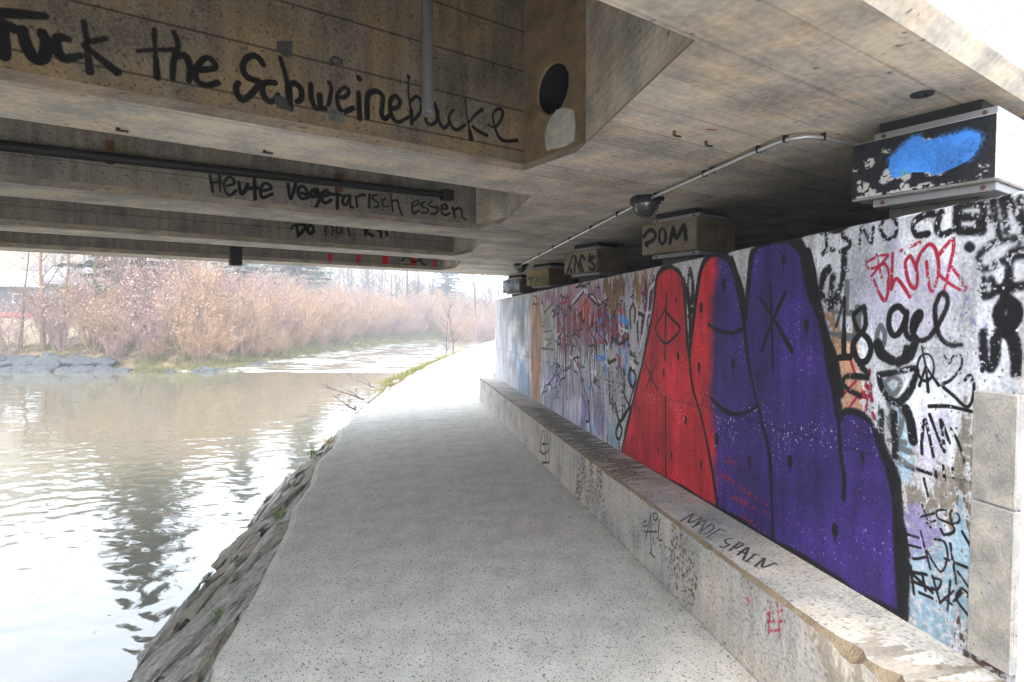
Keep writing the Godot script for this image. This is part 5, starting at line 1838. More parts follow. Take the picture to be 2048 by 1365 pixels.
func build_fittings() -> void:
	# cable conduit along the soffit between the lamps
	var conduit := thing("cable_conduit", "thin grey metal conduit running along the soffit above the painted wall", "conduit", Vector3.ZERO)
	var y := 2.474
	var run := [Vector3(1.895, y, -9.30), Vector3(1.80, y, -5.4), Vector3(1.775, y, -4.26)]
	var run2 := [Vector3(1.775, y, -4.06), Vector3(1.80, y, -3.4), Vector3(1.825, y, -2.82), Vector3(1.835, y, -2.70), Vector3(1.86, y, -2.62), Vector3(1.91, y, -2.575), Vector3(1.98, y - 0.003, -2.57), Vector3(2.22, y - 0.02, -2.60)]
	var st := start()
	for r in [run, run2]:
		var radii := []
		for p in r:
			radii.append(0.0115)
		tube(st, r, radii, 10)
	part("pipe", done(st), M.galvanised, conduit)
	for p in [Vector3(1.785, y, -4.0), Vector3(1.806, y, -3.35), Vector3(1.813, y, -3.27), Vector3(1.826, y, -2.83), Vector3(1.85, y, -2.645), Vector3(2.0, y - 0.004, -2.572), Vector3(1.782, y, -4.75), Vector3(1.80, y, -5.5), Vector3(1.822, y, -6.3), Vector3(1.84, y, -7.1), Vector3(1.86, y, -7.9), Vector3(1.875, y, -8.5)]:
		var cs := start()
		var along_x: bool = p.x > 1.9 and p.z > -3.0
		var size := Vector3(0.012, 0.036, 0.034) if along_x else Vector3(0.034, 0.036, 0.012)
		bevel_box(cs, p + Vector3(0, 0.006, 0), size, 0.004)
		part("clamp", done(cs), M.pipe_black, conduit)
	# caged lamps
	for q in [[Vector3(1.775, SOFFIT, -4.16), "caged round bulkhead lamp on the soffit beside the three-letter bearing block"], [Vector3(1.90, SOFFIT, -9.40), "caged round bulkhead lamp at the far end of the conduit"]]:
		var o := thing("bulkhead_lamp", q[1], "lamp", q[0], 0.0, "caged lamps under the deck")
		var hs := start()
		lathe(hs, Vector3.ZERO, [Vector2(0.0, -0.001), Vector2(0.10, -0.001), Vector2(0.112, -0.012), Vector2(0.112, -0.045), Vector2(0.104, -0.052), Vector2(0.0, -0.052)], 24)
		part("housing", done(hs), M.pipe_black, o)
		var gs := start()
		var prof := []
		for k in 9:
			var a := PI * 0.5 * k / 8.0
			prof.append(Vector2(0.088 * cos(a), -0.052 - 0.085 * sin(a)))
		lathe(gs, Vector3.ZERO, prof, 24)
		part("glass_globe", done(gs), M.lamp_glass, o)
		for k in 6:
			var ws := start()
			var pts := []
			var rad := []
			for i in 17:
				var a := PI * i / 16.0
				pts.append(Vector3(cos(a) * 0.098 * cos(PI * k / 6.0), -0.050 - 0.098 * sin(a), cos(a) * 0.098 * sin(PI * k / 6.0)))
				rad.append(0.0024)
			tube(ws, pts, rad, 5)
			part("cage_wire", done(ws), M.pipe_black, o)
		for t in [0.35, 0.75]:
			var ws := start()
			var pts := []
			var rad := []
			for i in 25:
				var a := TAU * i / 24.0
				pts.append(Vector3(cos(a) * 0.098 * cos(t), -0.050 - 0.098 * sin(t), sin(a) * 0.098 * cos(t)))
				rad.append(0.0024)
			tube(ws, pts, rad, 5)
			part("cage_ring", done(ws), M.pipe_black, o)
		for a in [0.4, 2.5, 4.6]:
			part("mounting_lug", box_mesh(Vector3(cos(a) * 0.118, -0.018, sin(a) * 0.118), Vector3(0.03, 0.03, 0.03), 0.006), M.pipe_black, o)
	# hanging drain pipes
	var d1 := thing("drain_pipe", "slim grey plastic drain pipe hanging in front of the spray-painted girder", "drain pipe", P(2.34, 1.185, 0), 0.0, "drain pipes hanging from the deck")
	var ds := start()
	lathe(ds, Vector3.ZERO, [Vector2(0.020, 2.49), Vector2(0.0245, 2.475), Vector2(0.026, 2.50), Vector2(0.026, 2.92), Vector2(0.0265, 3.30), Vector2(0.0265, 3.71)], 16)
	part("pipe", done(ds), M.pvc, d1)
	var d2 := thing("drain_pipe", "short black square drain pipe hanging over the water below the rear girder", "drain pipe", P(8.75, 1.55, 0), 0.0, "drain pipes hanging from the deck")
	part("pipe", box_mesh(Vector3(0, 3.015, 0), Vector3(0.15, 1.37, 0.15), 0.012, Basis(VD, Vector3.UP, -UN)), M.pipe_black, d2)
	# service pipe along the second girder
	var sp := thing("service_pipe", "black service pipe running along the girder above the words", "pipe", Vector3.ZERO)
	var ss := start()
	tube(ss, [P(5.13, -20.0, 2.70), P(5.13, -0.5, 2.735), P(5.13, 1.0, 2.765), P(5.13, 2.75, 2.80)], [0.037, 0.037, 0.034, 0.030], 12)
	part("pipe", done(ss), M.pipe_black, sp)
	part("end_box", box_mesh(P(5.13, 2.80, 2.80), Vector3(0.12, 0.10, 0.10), 0.012, Basis(VD, Vector3.UP, -UN)), M.dark_metal, sp)
	for v in [-1.6, 0.10, 1.75]:
		part("bracket", box_mesh(P(5.155, v, 2.79), Vector3(0.05, 0.16, 0.06), 0.006, Basis(VD, Vector3.UP, -UN)), M.rust, sp)
	# steel stubs left in the soffit
	for q in [[Vector3(1.29, SOFFIT, -2.69), "rusty bent hook in the soffit farther from the orange paint mark"], [Vector3(1.52, SOFFIT, -2.81), "rusty bent hook in the soffit just below the orange paint mark"]]:
		var o := thing("steel_hook", q[1], "hook", q[0], 0.0, "steel hooks in the soffit")
		var hs := start()
		tube(hs, [Vector3(0, 0.004, 0), Vector3(0, -0.020, 0)], [0.008, 0.008], 8)
		part("shank", done(hs), M.rust, o)
		var h2 := start()
		tube(h2, [Vector3(0, -0.019, 0), Vector3(0.012, -0.023, -0.002), Vector3(0.040, -0.022, -0.008)], [0.005, 0.005, 0.004], 6)
		part("bent_end", done(h2), M.pipe_black, o)
	for q in [[0.10, "black anchor stub on the girder edge farther along the river"], [0.75, "black anchor stub on the girder edge nearer the hanging drain pipe"]]:
		var o := thing("anchor_stub", q[1], "anchor", P(3.38, q[0], SOFFIT), 0.42, "anchor stubs under the first girder")
		var hs := start()
		tube(hs, [Vector3(0, 0.003, 0), Vector3(0, -0.010, 0)], [0.008, 0.009], 8)
		part("stub", done(hs), M.pipe_black, o)
		part("flat_end", box_mesh(Vector3(0.016, -0.012, 0), Vector3(0.052, 0.008, 0.018), 0.002), M.pipe_black, o)
	var ring := thing("steel_washer", "rusty black steel washer ring on the soffit above the blue-painted block", "washer", Vector3(2.05, SOFFIT, -2.07))
	var ws := start()
	lathe(ws, Vector3.ZERO, [Vector2(0.014, 0.002), Vector2(0.014, -0.007), Vector2(0.040, -0.007), Vector2(0.043, 0.002)], 28)
	part("ring", done(ws), M.pipe_black, ring)
	var mark := thing("paint_mark", "small orange paint mark on the soffit beside the bent hooks", "paint mark", Vector3(1.46, SOFFIT, -2.63))
	var ms := start()
	for q in [[0.0, 0.0], [0.03, 0.006]]:
		quad(ms, Vector3(-0.045 + q[0], -0.003, -0.010 + q[1]), Vector3(0.020 + q[0], -0.003, -0.014 + q[1]), Vector3(0.022 + q[0], -0.003, 0.004 + q[1]), Vector3(-0.035 + q[0], -0.003, 0.008 + q[1]))
		break
	part("dab", done(ms), plain(Color8(176, 92, 44), 0.8), mark)
# ---------------------------------------------------------------- banks and plants
func build_near_bank() -> void:
	var bank := structure("near_bank")
	var st := start()
	var rows := []
	for i in 150:
		var z := 3.0 - i * 0.15
		var row := []
		var edge := -0.87
		if z < -9.0:
			edge = lerpf(-0.87, -0.30, clampf((-9.0 - z) / 5.0, 0.0, 1.2))
		for k in 15:
			var t := k / 14.0
			var x := edge + 0.06 - t * 1.45
			var lay := noise.get_noise_2d(z * 6.0 + x * 2.0, x * 30.0)
			var y := -0.15 - 1.22 * pow(t, 0.84) + 0.07 * lay + 0.05 * noise.get_noise_2d(x * 22.0, z * 22.0)
			if k == 0:
				y = -0.05
			row.append(Vector3(x, y, z + 0.04 * lay))
		rows.append(row)
	for i in rows.size() - 1:
		for k in 14:
			quad(st, rows[i][k], rows[i + 1][k], rows[i + 1][k + 1], rows[i][k + 1], 0)
	part("slope", done(st), M.rock, bank)
	# split slabs of rock set in the slope
	var r := RandomNumberGenerator.new()
	r.seed = 77
	var kinds := []
	for k in 9:
		kinds.append(stone_mesh(Vector3(r.randf_range(0.6, 1.15), r.randf_range(0.10, 0.19), r.randf_range(0.26, 0.46)), 200 + k, 10))
	var z := 0.4
	while z > -16.5:
		for row in 4:
			var t: float = [0.14, 0.37, 0.61, 0.86][row] + r.randf_range(-0.07, 0.07)
			var edge := -0.87 if z > -9.0 else lerpf(-0.87, -0.30, clampf((-9.0 - z) / 5.0, 0.0, 1.2))
			var o := part("stone", kinds[r.randi() % 9], M.rock if r.randf() < 0.6 else M.rock_brown, bank, Vector3(edge + 0.02 - t * 1.28, -0.095 - 1.15 * pow(maxf(t, 0.0), 0.85), z + r.randf_range(-0.12, 0.12)))
			var g := r.randf_range(0.6, 1.05)
			# beds dip with the slope and run askew to the path
			o.basis = Basis(Vector3.UP, 1.15 + r.randf_range(-0.22, 0.22)) * Basis(Vector3.FORWARD, 0.0)
			o.basis = Basis(Vector3(0, 0, 1), 0.68 + r.randf_range(-0.26, 0.26)) * o.basis * Basis.from_scale(Vector3(g, g, g * r.randf_range(0.8, 1.15)))
		z -= 0.33
	# grass tufts between the stones
	var tuft := grass_tuft(5, 60, 0.22, 0.20)
	var dry := grass_tuft(6, 50, 0.2, 0.26)
	for q in [[Vector3(-1.26, -0.52, -9.3), 1.3, 0, "tall green grass tuft in the stone bank, the largest one"], [Vector3(-1.20, -0.45, -6.35), 0.7, 0, "small green grass tuft beside a dark clod on the stone bank"], [Vector3(-1.20, -0.45, -4.3), 0.55, 0, "short bright green grass tuft low on the nearest stones"], [Vector3(-1.08, -0.42, -9.8), 1.1, 1, "dry straw grass tuft above the tall green tuft"], [Vector3(-1.0, -0.44, -10.7), 0.9, 0, "green grass tuft at the ragged path edge near the bridge's far side"], [Vector3(-0.95, -0.52, -11.9), 0.9, 1, "straw tuft at the ragged path edge near the bridge's far side"]]:
		var o := thing("grass_tuft", q[3], "grass", q[0], q[0].z, "grass tufts on the stone bank")
		var b := part("blades", tuft if q[2] == 0 else dry, M.grass if q[2] == 0 else M.straw, o)
		b.scale = Vector3.ONE * q[1]
	var clod := thing("earth_clod", "dark brown clod of earth and roots on the stone bank", "earth clod", Vector3(-1.28, -0.50, -6.1))
	part("clod", stone_mesh(Vector3(0.14, 0.1, 0.12), 330, 5), M.earth, clod)
	# verge of grass between the path and the water beyond the bridge
	var mm := MultiMesh.new()
	mm.transform_format = MultiMesh.TRANSFORM_3D
	mm.mesh = grass_tuft(9, 26, 0.20, 0.4)
	var spots := []
	var pts := along(PATH_LEFT, 0.16)
	for p in pts:
		if p.y < -12.2 and p.y > -60.0:
			for k in 3:
				var q: Vector2 = p + Vector2(-0.02 - r.randf() * 0.75 * smoothstep(-11.0, -17.0, p.y), r.randf_range(-0.15, 0.15))
				spots.append(Transform3D(Basis(Vector3.UP, r.randf() * TAU) * r.randf_range(0.5, 1.1), Vector3(q.x, maxf(height_at(q.x, q.y), -0.7) - 0.01, q.y)))
	mm.instance_count = spots.size()
	for k in spots.size():
		mm.set_instance_transform(k, spots[k])
	var verge := MultiMeshInstance3D.new()
	verge.name = "verge_grass"
	verge.multimesh = mm
	verge.material_override = M.verge
	add_child(verge)
	verge.set_meta("kind", "stuff")
	verge.set_meta("label", "yellowish winter grass along the river side of the path")
	verge.set_meta("category", "grass")
	# driftwood on the verge
	for q in [[Vector3(-1.0, -0.62, -17.0), 0.5, 1.5, 41, "forked grey driftwood branch leaning out over the water by the verge"], [Vector3(-0.75, -0.45, -18.4), -0.4, 1.2, 42, "thin brown dead branch lying in the verge grass"], [Vector3(-1.15, -0.75, -16.0), 0.9, 0.9, 43, "short dead twig caught at the water's edge"]]:
		var rr := RandomNumberGenerator.new()
		rr.seed = q[3]
		var o := thing("dead_branch", q[4], "branch", q[0], q[1], "dead branches on the verge")
		var bs := start()
		limb(bs, rr, Vector3.ZERO, Vector3(-0.8, 0.35, 0.1).normalized(), q[2], 0.028, 1, 3)
		part("wood", done(bs), M.bark_grey, o)

func build_far_bank() -> void:
	var r := RandomNumberGenerator.new()
	r.seed = 19
	var bank := structure("far_bank")
	# rip-rap slabs at the water's edge
	var kinds := []
	for k in 6:
		kinds.append(stone_mesh(Vector3(r.randf_range(0.9, 1.4), r.randf_range(0.25, 0.38), r.randf_range(0.7, 0.95)), 400 + k, 4))
	var pts := along([Vector2(-28.4, -34.6), Vector2(-19.5, -33.7), Vector2(-11.5, -32.3), Vector2(-8.9, -32.4), Vector2(-7.9, -37)], 0.85)
	for p in pts:
		for row in 2:
			if p.x > -14.0 and (row == 1 or r.randf() < 0.35):
				continue
			var q: Vector2 = p + Vector2(r.randf_range(-0.2, 0.2), -0.15 - row * 0.75 + r.randf_range(-0.12, 0.12))
			var o := part("stone", kinds[r.randi() % 6], M.riprap, bank, Vector3(q.x, -0.98 + row * 0.42, q.y))
			var g := r.randf_range(0.6, 1.05) if p.x < -14.0 else r.randf_range(0.35, 0.65)
			o.basis = Basis(Vector3(1, 0, 0), 0.5 + r.randf_range(-0.15, 0.15)) * Basis(Vector3.UP, r.randf_range(-0.5, 0.5)) * Basis.from_scale(Vector3.ONE * g)
	# grass of the far bank
	var mm := MultiMesh.new()
	mm.transform_format = MultiMesh.TRANSFORM_3D
	mm.mesh = grass_tuft(12, 34, 0.5, 0.8)
	var spots := []
	var line := along(FAR_BANK.slice(4, 14), 0.3)
	for p in line:
		if p.y < -82.0:
			continue
		for k in (3 if p.x < -13.0 else 7):
			var off := r.randf_range(0.1, 2.4) if p.x > -13.0 else r.randf_range(1.2, 4.0)
			var q: Vector2 = p + Vector2(-0.35, -0.9) * off if p.x < -8.0 else p + Vector2(-0.95, -0.1) * off
			spots.append(Transform3D(Basis(Vector3.UP, r.randf() * TAU) * r.randf_range(0.45, 1.0), Vector3(q.x, height_at(q.x, q.y) - 0.03, q.y)))
	mm.instance_count = spots.size()
	for k in spots.size():
		mm.set_instance_transform(k, spots[k])
	var gr := MultiMeshInstance3D.new()
	gr.name = "bank_grass"
	gr.multimesh = mm
	gr.material_override = M.bank_grass
	add_child(gr)
	gr.set_meta("kind", "stuff")
	gr.set_meta("label", "yellow green grass on the far river bank below the shrubs")
	gr.set_meta("category", "grass")

	# shrubs in three looks
	var looks := [["mauve leafless willow shrub among the thicket on the far bank", M.twig_mauve, M.leaf_mauve, 700], ["pale tan twiggy shrub among the thicket on the far bank", M.twig_tan, M.leaf_tan, 1000], ["ochre shrub full of dead leaves on the far bank", M.twig_tan, M.leaf_ochre, 1500]]
	var protos := []
	for k in 6:
		var lk: Array = looks[[0, 0, 1, 1, 2, 2][k]]
		var m := shrub_parts(500 + k * 7, 3.4, 2.0, 17, lk[3])
		protos.append([m, lk])
	var count := 0
	var rows := []
	# along the bank, front row then taller rows behind
	for p in along([Vector2(-24, -36.2), Vector2(-15, -35.4), Vector2(-11, -34.6), Vector2(-9.4, -39), Vector2(-8.6, -45), Vector2(-6.4, -54), Vector2(-2.2, -68), Vector2(6, -82), Vector2(17, -96)], 1.45):
		rows.append([p, 0])
		if r.randf() < 0.6:
			rows.append([p + Vector2(0.5, 0.9), -1])
		if r.randf() < 0.85:
			rows.append([p + Vector2(-1.2, -2.0), 1])
		if r.randf() < 0.7:
			rows.append([p + Vector2(-2.6, -4.6), 2])
	for p in [Vector2(16, -64), Vector2(19, -69), Vector2(13.5, -72), Vector2(22, -75), Vector2(17, -78), Vector2(11.5, -76), Vector2(20, -60), Vector2(24, -66), Vector2(9.5, -70), Vector2(7.5, -72.5), Vector2(10.5, -73.5), Vector2(8.6, -75.0), Vector2(13, -68), Vector2(15, -75), Vector2(6.4, -76.5), Vector2(12, -80), Vector2(16, -84)]:
		rows.append([p, 3])
	for q in rows:
		var p: Vector2 = q[0] + Vector2(r.randf_range(-0.6, 0.6), r.randf_range(-0.7, 0.7))
		var open_left: bool = p.x < -18.5
		if open_left and r.randf() < 0.55:
			continue
		# bands of ochre, tan and mauve along the bank
		var band := noise.get_noise_2d(p.x * 7.0, p.y * 7.0) + r.randf_range(-0.25, 0.25)
		var kind := 0 if band < -0.05 else (1 if band < 0.22 else 2)
		if p.x < -14.0 and kind == 2:
			kind = 0
		var pr: Array = protos[kind * 2 + r.randi() % 2]
		var lk: Array = pr[1]
		var size: float = r.randf_range(0.95, 1.3) + 0.18 * (q[1] if q[1] < 3 else 1) - (0.35 if q[1] < 0 else 0.0)
		if open_left:
			size *= 0.72
		var where := "beside the open meadow" if p.x < -17.5 else ("beside the bare trees" if p.x < -13.5 else ("above the rip-rap stones" if p.y > -38.5 else ("opposite the white-water sill" if p.y > -47.0 else ("above the rapids" if p.y > -60.0 else ("before the river bend" if p.y > -72.0 else "at the river bend")))))
		if q[1] == 3:
			where = "beside the far path"
		var rank: String = ["low", "tall", "rear", "bushy", "small"][q[1] if q[1] >= 0 else 4]
		var look: String = ["mauve leafless willow shrub", "pale tan twiggy shrub", "ochre shrub with dead leaves"][kind]
		var said := "%s %s %s" % [rank, look, where]
		var o := thing("shrub", said, "shrub", Vector3(p.x, height_at(p.x, p.y) - 0.05, p.y), r.randf() * TAU, ["mauve shrubs", "tan shrubs", "ochre shrubs"][kind] + " " + where)
		o.scale = Vector3(size * 1.12, size, size * 1.12)
		part("stems", pr[0][0], lk[1], o)
		if pr[0][1]:
			part("dead_leaves", pr[0][1], lk[2], o)
		count += 1
	# bare trees of the far bank
	var trees := []
	for k in 4:
		trees.append(bare_tree(700 + k * 3, 9.0, 0.13, 3))
	var slim := []
	for k in 3:
		slim.append(bare_tree(740 + k * 5, 13.0, 0.13, 2))
	for q in [[-20.2, -36.6, 0.72, 0, "leafless young tree with slanting trunk at the open end of the far bank"], [-18.9, -36.2, 1.0, 1, "leafless tree with warm brown trunk standing beside the open meadow"], [-18.2, -36.5, 0.85, 2, "slender leafless tree just behind the brown-trunked tree"], [-17.1, -37.6, 1.15, 3, "stout leafless tree with mossy forked trunk above the rip-rap"], [-16.3, -38.3, 1.1, 0, "leafless forked tree beside the mossy stout one"], [-13.9, -39.0, 1.0, 2, "pale grey leafless tree rising from the mauve shrubs"]]:
		var o := thing("bare_tree", q[4], "tree", Vector3(q[0], height_at(q[0], q[1]), q[1]), q[0] * 3.0, "leafless trees on the far bank")
		o.scale = Vector3.ONE * q[2]
		part("trunk", trees[q[3]][0], M.bark_moss if q[3] in [3, 0] else M.bark_brown, o)
		part("crown", trees[q[3]][1], M.bark_brown, o)
	# hazy wood behind: slim trunks one by one
	for k in 170:
		var t := r.randf()
		var p := Vector2(lerpf(-46.0, 24.0, t), 0)
		p.y = -66.0 - r.randf() * 58.0 - 34.0 * clampf(t - 0.35, 0.0, 1.0)
		if p.x < -24.0 and p.y > -80.0:
			p.y -= 30.0
		var d: Array = slim[k % 3]
		var where := "behind the barn" if p.x < -30.0 else ("behind the meadow's bare trees" if p.x < -17.0 else ("behind the ochre shrubs" if p.x < -6.0 else ("above the river bend" if p.x < 6.0 else "beyond the far path")))
		var grown := r.randf_range(0.75, 1.2)
		var tall := "tall" if grown > 1.05 else ("short" if grown < 0.88 else "middling")
		var o := thing("woodland_tree", "%s slim leafless tree in the hazy wood %s" % [tall, where], "tree", Vector3(p.x, height_at(p.x, p.y) - 0.1, p.y), r.randf() * TAU, "hazy wood trees " + where)
		o.scale = Vector3.ONE * grown
		part("trunk", d[0], M.bark_dark, o)
		part("crown", d[1], M.bark_dark, o)
	# conifers
	var con := conifer(31, 17.0)
	for q in [[-16.4, -42.5, 1.0, "tall dark conifer behind the bare trees and shrubs of the far bank"], [-13.6, -55.0, 0.75, "conifer in the haze behind the ochre shrubs"], [-10.5, -66.0, 0.95, "conifer standing in the hazy wood beyond the square drain pipe"], [7.5, -98.0, 0.85, "far conifer above the bend of the river"], [-31.0, -92.0, 1.0, "conifer on the hazy slope behind the barn"]]:
		var o := thing("conifer_tree", q[3], "tree", Vector3(q[0], height_at(q[0], q[1]), q[1]), q[0], "conifers beyond the river")
		o.scale = Vector3(1.5, 1.0, 1.5) * q[2]
		part("trunk", con[0], M.bark_dark, o)
		part("crown", con[1], M.needles, o)
	# two thin saplings on the near bank at the bend
	for q in [[3.2, -40.6, 0.36, 1, "thin dark sapling curving up beside the path bend"], [3.75, -42.2, 0.42, 2, "second thin sapling, farther along beside the path bend"]]:
		var o := thing("sapling", q[4], "tree", Vector3(q[0], height_at(q[0], q[1]) - 0.03, q[1]), 0.6 * q[3], "saplings by the path bend")
		o.scale = Vector3.ONE * q[2]
		part("trunk", slim[q[3]][0], M.bark_dark, o)
		part("crown", slim[q[3]][1], M.bark_dark, o)
	# barn at the edge of the meadow
	var hx := -40.2
	var hz := -66.5
	var hy := height_at(hx, hz)
	var barn := thing("barn", "dark timber barn with pale metal roof beyond the meadow", "building", Vector3(hx, hy, hz), 0.45)
	part("wall", box_mesh(Vector3(0, 1.3, 0), Vector3(9, 3.0, 6), 0.03), M.timber, barn)
	var rs := start()
	for s in [-1.0, 1.0]:
		quad(rs, Vector3(-5, 2.7, 3.5 * s), Vector3(5, 2.7, 3.5 * s), Vector3(5, 4.3, 0), Vector3(-5, 4.3, 0))
		quad(rs, Vector3(-5, 2.58, 3.5 * s), Vector3(5, 2.58, 3.5 * s), Vector3(5, 4.18, 0), Vector3(-5, 4.18, 0))
		quad(rs, Vector3(-5, 2.58, 3.5 * s), Vector3(5, 2.58, 3.5 * s), Vector3(5, 2.7, 3.5 * s), Vector3(-5, 2.7, 3.5 * s))
		tri(rs, Vector3(4.5 * s, 2.75, 3.0), Vector3(4.5 * s, 2.75, -3.0), Vector3(4.5 * s, 4.15, 0))
	part("roof", done(rs), M.roof, barn)
	for x in [-2.6, 1.2, 3.2]:
		var w := part("window", box_mesh(Vector3(x, 1.5, 3.02), Vector3(0.9, 0.9, 0.06), 0.01), M.white_paint, barn)
		part("pane", box_mesh(Vector3(x, 1.5, 3.06), Vector3(0.74, 0.74, 0.03), 0.004), M.dark_metal, w)
	part("door", box_mesh(Vector3(-0.8, 1.0, 3.03), Vector3(1.1, 2.0, 0.08), 0.01), M.dark_metal, barn)
	var shed := thing("shed", "dark shed with steep roof behind the pale-roofed barn", "building", Vector3(-36.5, height_at(-36.5, -74.0), -74.0), 0.2)
	part("wall", box_mesh(Vector3(0, 1.6, 0), Vector3(7, 3.6, 6), 0.03), M.timber, shed)
	var r2 := start()
	for s in [-1.0, 1.0]:
		quad(r2, Vector3(-4, 3.1, 3.4 * s), Vector3(4, 3.1, 3.4 * s), Vector3(2.6, 5.2, 0), Vector3(-2.6, 5.2, 0))
		quad(r2, Vector3(-4, 3.0, 3.4 * s), Vector3(4, 3.0, 3.4 * s), Vector3(2.6, 5.1, 0), Vector3(-2.6, 5.1, 0))
		tri(r2, Vector3(4.0 * s, 3.1, 3.4), Vector3(4.0 * s, 3.1, -3.4), Vector3(2.6 * s, 5.2, 0))
	part("roof", done(r2), M.roof_dark, shed)
	var rail := thing("red_trough", "long low red trough in the meadow in front of the barn", "trough", Vector3(-37.4, height_at(-37.4, -62.5), -62.5), 0.4)
	part("body", box_mesh(Vector3(0, 0.28, 0), Vector3(7.5, 0.42, 0.8), 0.04), plain(Color8(150, 62, 44), 0.7), rail)
	for x in [-3.0, 0.0, 3.0]:
		part("foot", box_mesh(Vector3(x, 0.03, 0), Vector3(0.3, 0.3, 0.7), 0.02), M.dark_metal, rail)

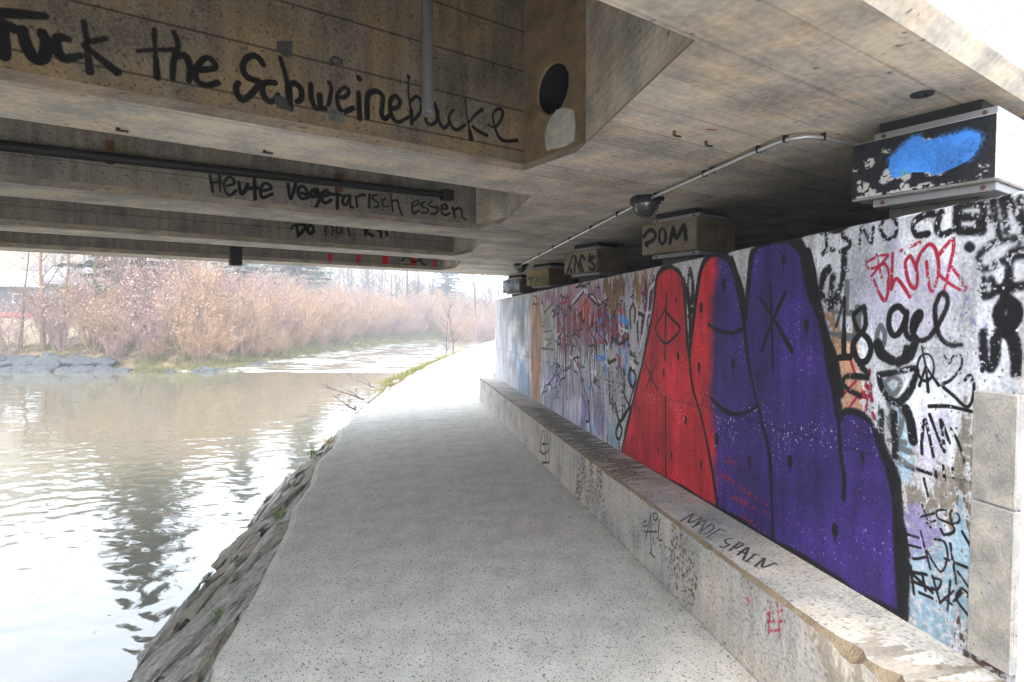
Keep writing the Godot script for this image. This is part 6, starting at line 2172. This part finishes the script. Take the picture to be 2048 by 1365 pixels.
func make_materials() -> void:
	make_concrete("fine", 512, 2, 0.86, 0.16, 0, 0.2)
	make_concrete("boards", 768, 6, 0.84, 0.22, 12, 0.35)
	make_concrete("path", 768, 14, 0.86, 0.11, 0, 0.10, 0.25)
	make_concrete("stone", 512, 23, 0.84, 0.26, 0, 0.12)
	make_concrete("field", 384, 28, 0.75, 0.55, 0, 0.9)
	M.boards = concrete("boards", Color8(214, 206, 196), 1.0, 0.35, 0.85, false)
	M.boards.uv1_scale = Vector3.ONE
	M.stained = concrete("fine", Color8(150, 130, 104), 1.3, 0.5)
	M.mortar = concrete("fine", Color8(214, 212, 209), 1.1, 0.25)
	M.dirt_concrete = concrete("fine", Color8(140, 124, 104), 0.8, 0.8)
	M.tan_block = concrete("fine", Color8(140, 124, 100), 0.9, 0.3)
	M.shade_tinted = concrete("fine", Color8(104, 98, 91), 1.2, 0.4)  # concrete of the gap; part of its shade is in this dark tint
	M.plaster = concrete("fine", Color8(172, 168, 163), 0.9, 0.15)
	M.path = concrete("path", Color8(214, 209, 201), 0.9, 0.45, 0.88)
	M.rock = concrete("stone", Color8(190, 186, 179), 0.45, 1.4)
	M.rock_brown = concrete("stone", Color8(166, 156, 142), 0.4, 1.4)
	M.riprap = concrete("stone", Color8(84, 86, 90), 1.2, 1.0)
	M.earth = concrete("stone", Color8(70, 56, 44), 0.3, 1.5)
	M.meadow = concrete("field", Color8(146, 130, 108), 2.5, 3.0, 0.95)
	M.timber = concrete("stone", Color8(96, 88, 84), 1.0, 0.5)
	M.roof = plain(Color8(170, 172, 176), 0.5)
	M.roof_dark = plain(Color8(92, 88, 92), 0.7)
	M.white_paint = plain(Color8(205, 205, 205), 0.6)
	M.plate = plain(Color8(150, 150, 152), 0.55, 0.3)
	M.rubber = plain(Color8(28, 28, 30), 0.8)
	M.galvanised = plain(Color8(188, 190, 192), 0.35, 0.7)
	M.pvc = plain(Color8(96, 98, 102), 0.35)
	M.pipe_black = plain(Color8(22, 22, 24), 0.6)
	M.dark_metal = plain(Color8(48, 48, 50), 0.5, 0.2)
	M.rust = plain(Color8(98, 62, 40), 0.85)
	M.lamp_glass = plain(Color8(70, 72, 76), 0.12)
	M.lamp_glass.metallic_specular = 0.8
	M.water = plain(Color.WHITE, 0.04)
	M.water.vertex_color_use_as_albedo = true
	M.water.metallic_specular = 0.7
	M.grass = plain(Color8(98, 122, 52), 0.8)
	M.straw = plain(Color8(170, 142, 92), 0.85)
	M.verge = plain(Color8(122, 118, 66), 0.85)
	M.bank_grass = plain(Color8(116, 110, 66), 0.85)
	for k in ["grass", "verge", "bank_grass", "straw"]:
		M[k].backlight_enabled = true
		M[k].backlight = M[k].albedo_color * 0.5
	M.twig_mauve = plain(Color8(146, 118, 111), 0.9)
	M.twig_tan = plain(Color8(156, 126, 102), 0.9)
	M.leaf_tan = plain(Color8(168, 138, 114), 0.85)
	M.leaf_ochre = plain(Color8(176, 138, 94), 0.85)
	M.leaf_mauve = plain(Color8(176, 142, 132), 0.85)
	M.bark_moss = plain(Color8(92, 86, 64), 0.95)
	M.bark_brown = plain(Color8(126, 100, 80), 0.95)
	M.bark_grey = plain(Color8(120, 112, 104), 0.95)
	M.bark_dark = plain(Color8(76, 68, 64), 0.95)
	M.needles = plain(Color8(62, 74, 58), 0.9)

func _ready() -> void:
	rng.seed = 1
	noise.seed = 5
	noise.frequency = 0.1
	noise.fractal_octaves = 4
	# camera
	var cam := Camera3D.new()
	cam.name = "camera"
	add_child(cam)
	cam.position = Vector3(0, 1.6, 0)
	cam.rotation = Vector3(deg_to_rad(-2.03), deg_to_rad(-10.6), 0)
	cam.fov = 59.45
	cam.near = 0.05
	cam.far = 2000.0
	cam.current = true
	# overcast sky and weak broad sun
	var env := Environment.new()
	env.background_mode = Environment.BG_SKY
	var sky := Sky.new()
	var sm := ProceduralSkyMaterial.new()
	sm.sky_top_color = Color(0.90, 0.95, 1.0)
	sm.sky_horizon_color = Color(0.84, 0.86, 0.90)
	sm.sky_curve = 0.2
	sm.ground_bottom_color = Color(0.35, 0.33, 0.30)
	sm.ground_horizon_color = Color(0.80, 0.80, 0.80)
	sm.sun_angle_max = 0.0
	sky.sky_material = sm
	env.sky = sky
	env.background_energy_multiplier = 1.5
	env.tonemap_mode = Environment.TONE_MAPPER_LINEAR
	env.tonemap_exposure = 4.9
	env.fog_enabled = true
	env.fog_density = 0.0034
	env.fog_light_color = Color(0.93, 0.94, 0.96)
	env.sdfgi_enabled = true
	env.ssao_enabled = true
	env.ssil_enabled = true
	var we := WorldEnvironment.new()
	we.name = "sky"
	we.environment = env
	add_child(we)
	var sun := DirectionalLight3D.new()
	sun.name = "sun"
	sun.light_energy = 0.35
	sun.light_angular_distance = 20.0
	sun.light_color = Color(1.0, 0.98, 0.95)
	sun.shadow_enabled = true
	add_child(sun)
	sun.rotation = Vector3(deg_to_rad(-58), deg_to_rad(-35), 0)
	make_materials()
	print("materials ", Time.get_ticks_msec())
	build_ground()
	build_river()
	print("land ", Time.get_ticks_msec())
	build_path()
	build_bridge()
	print("bridge ", Time.get_ticks_msec())
	build_abutment()
	print("wall ", Time.get_ticks_msec())
	build_near_bank()
	build_fittings()
	print("near ", Time.get_ticks_msec())
	build_far_bank()
	print("done ", Time.get_ticks_msec())
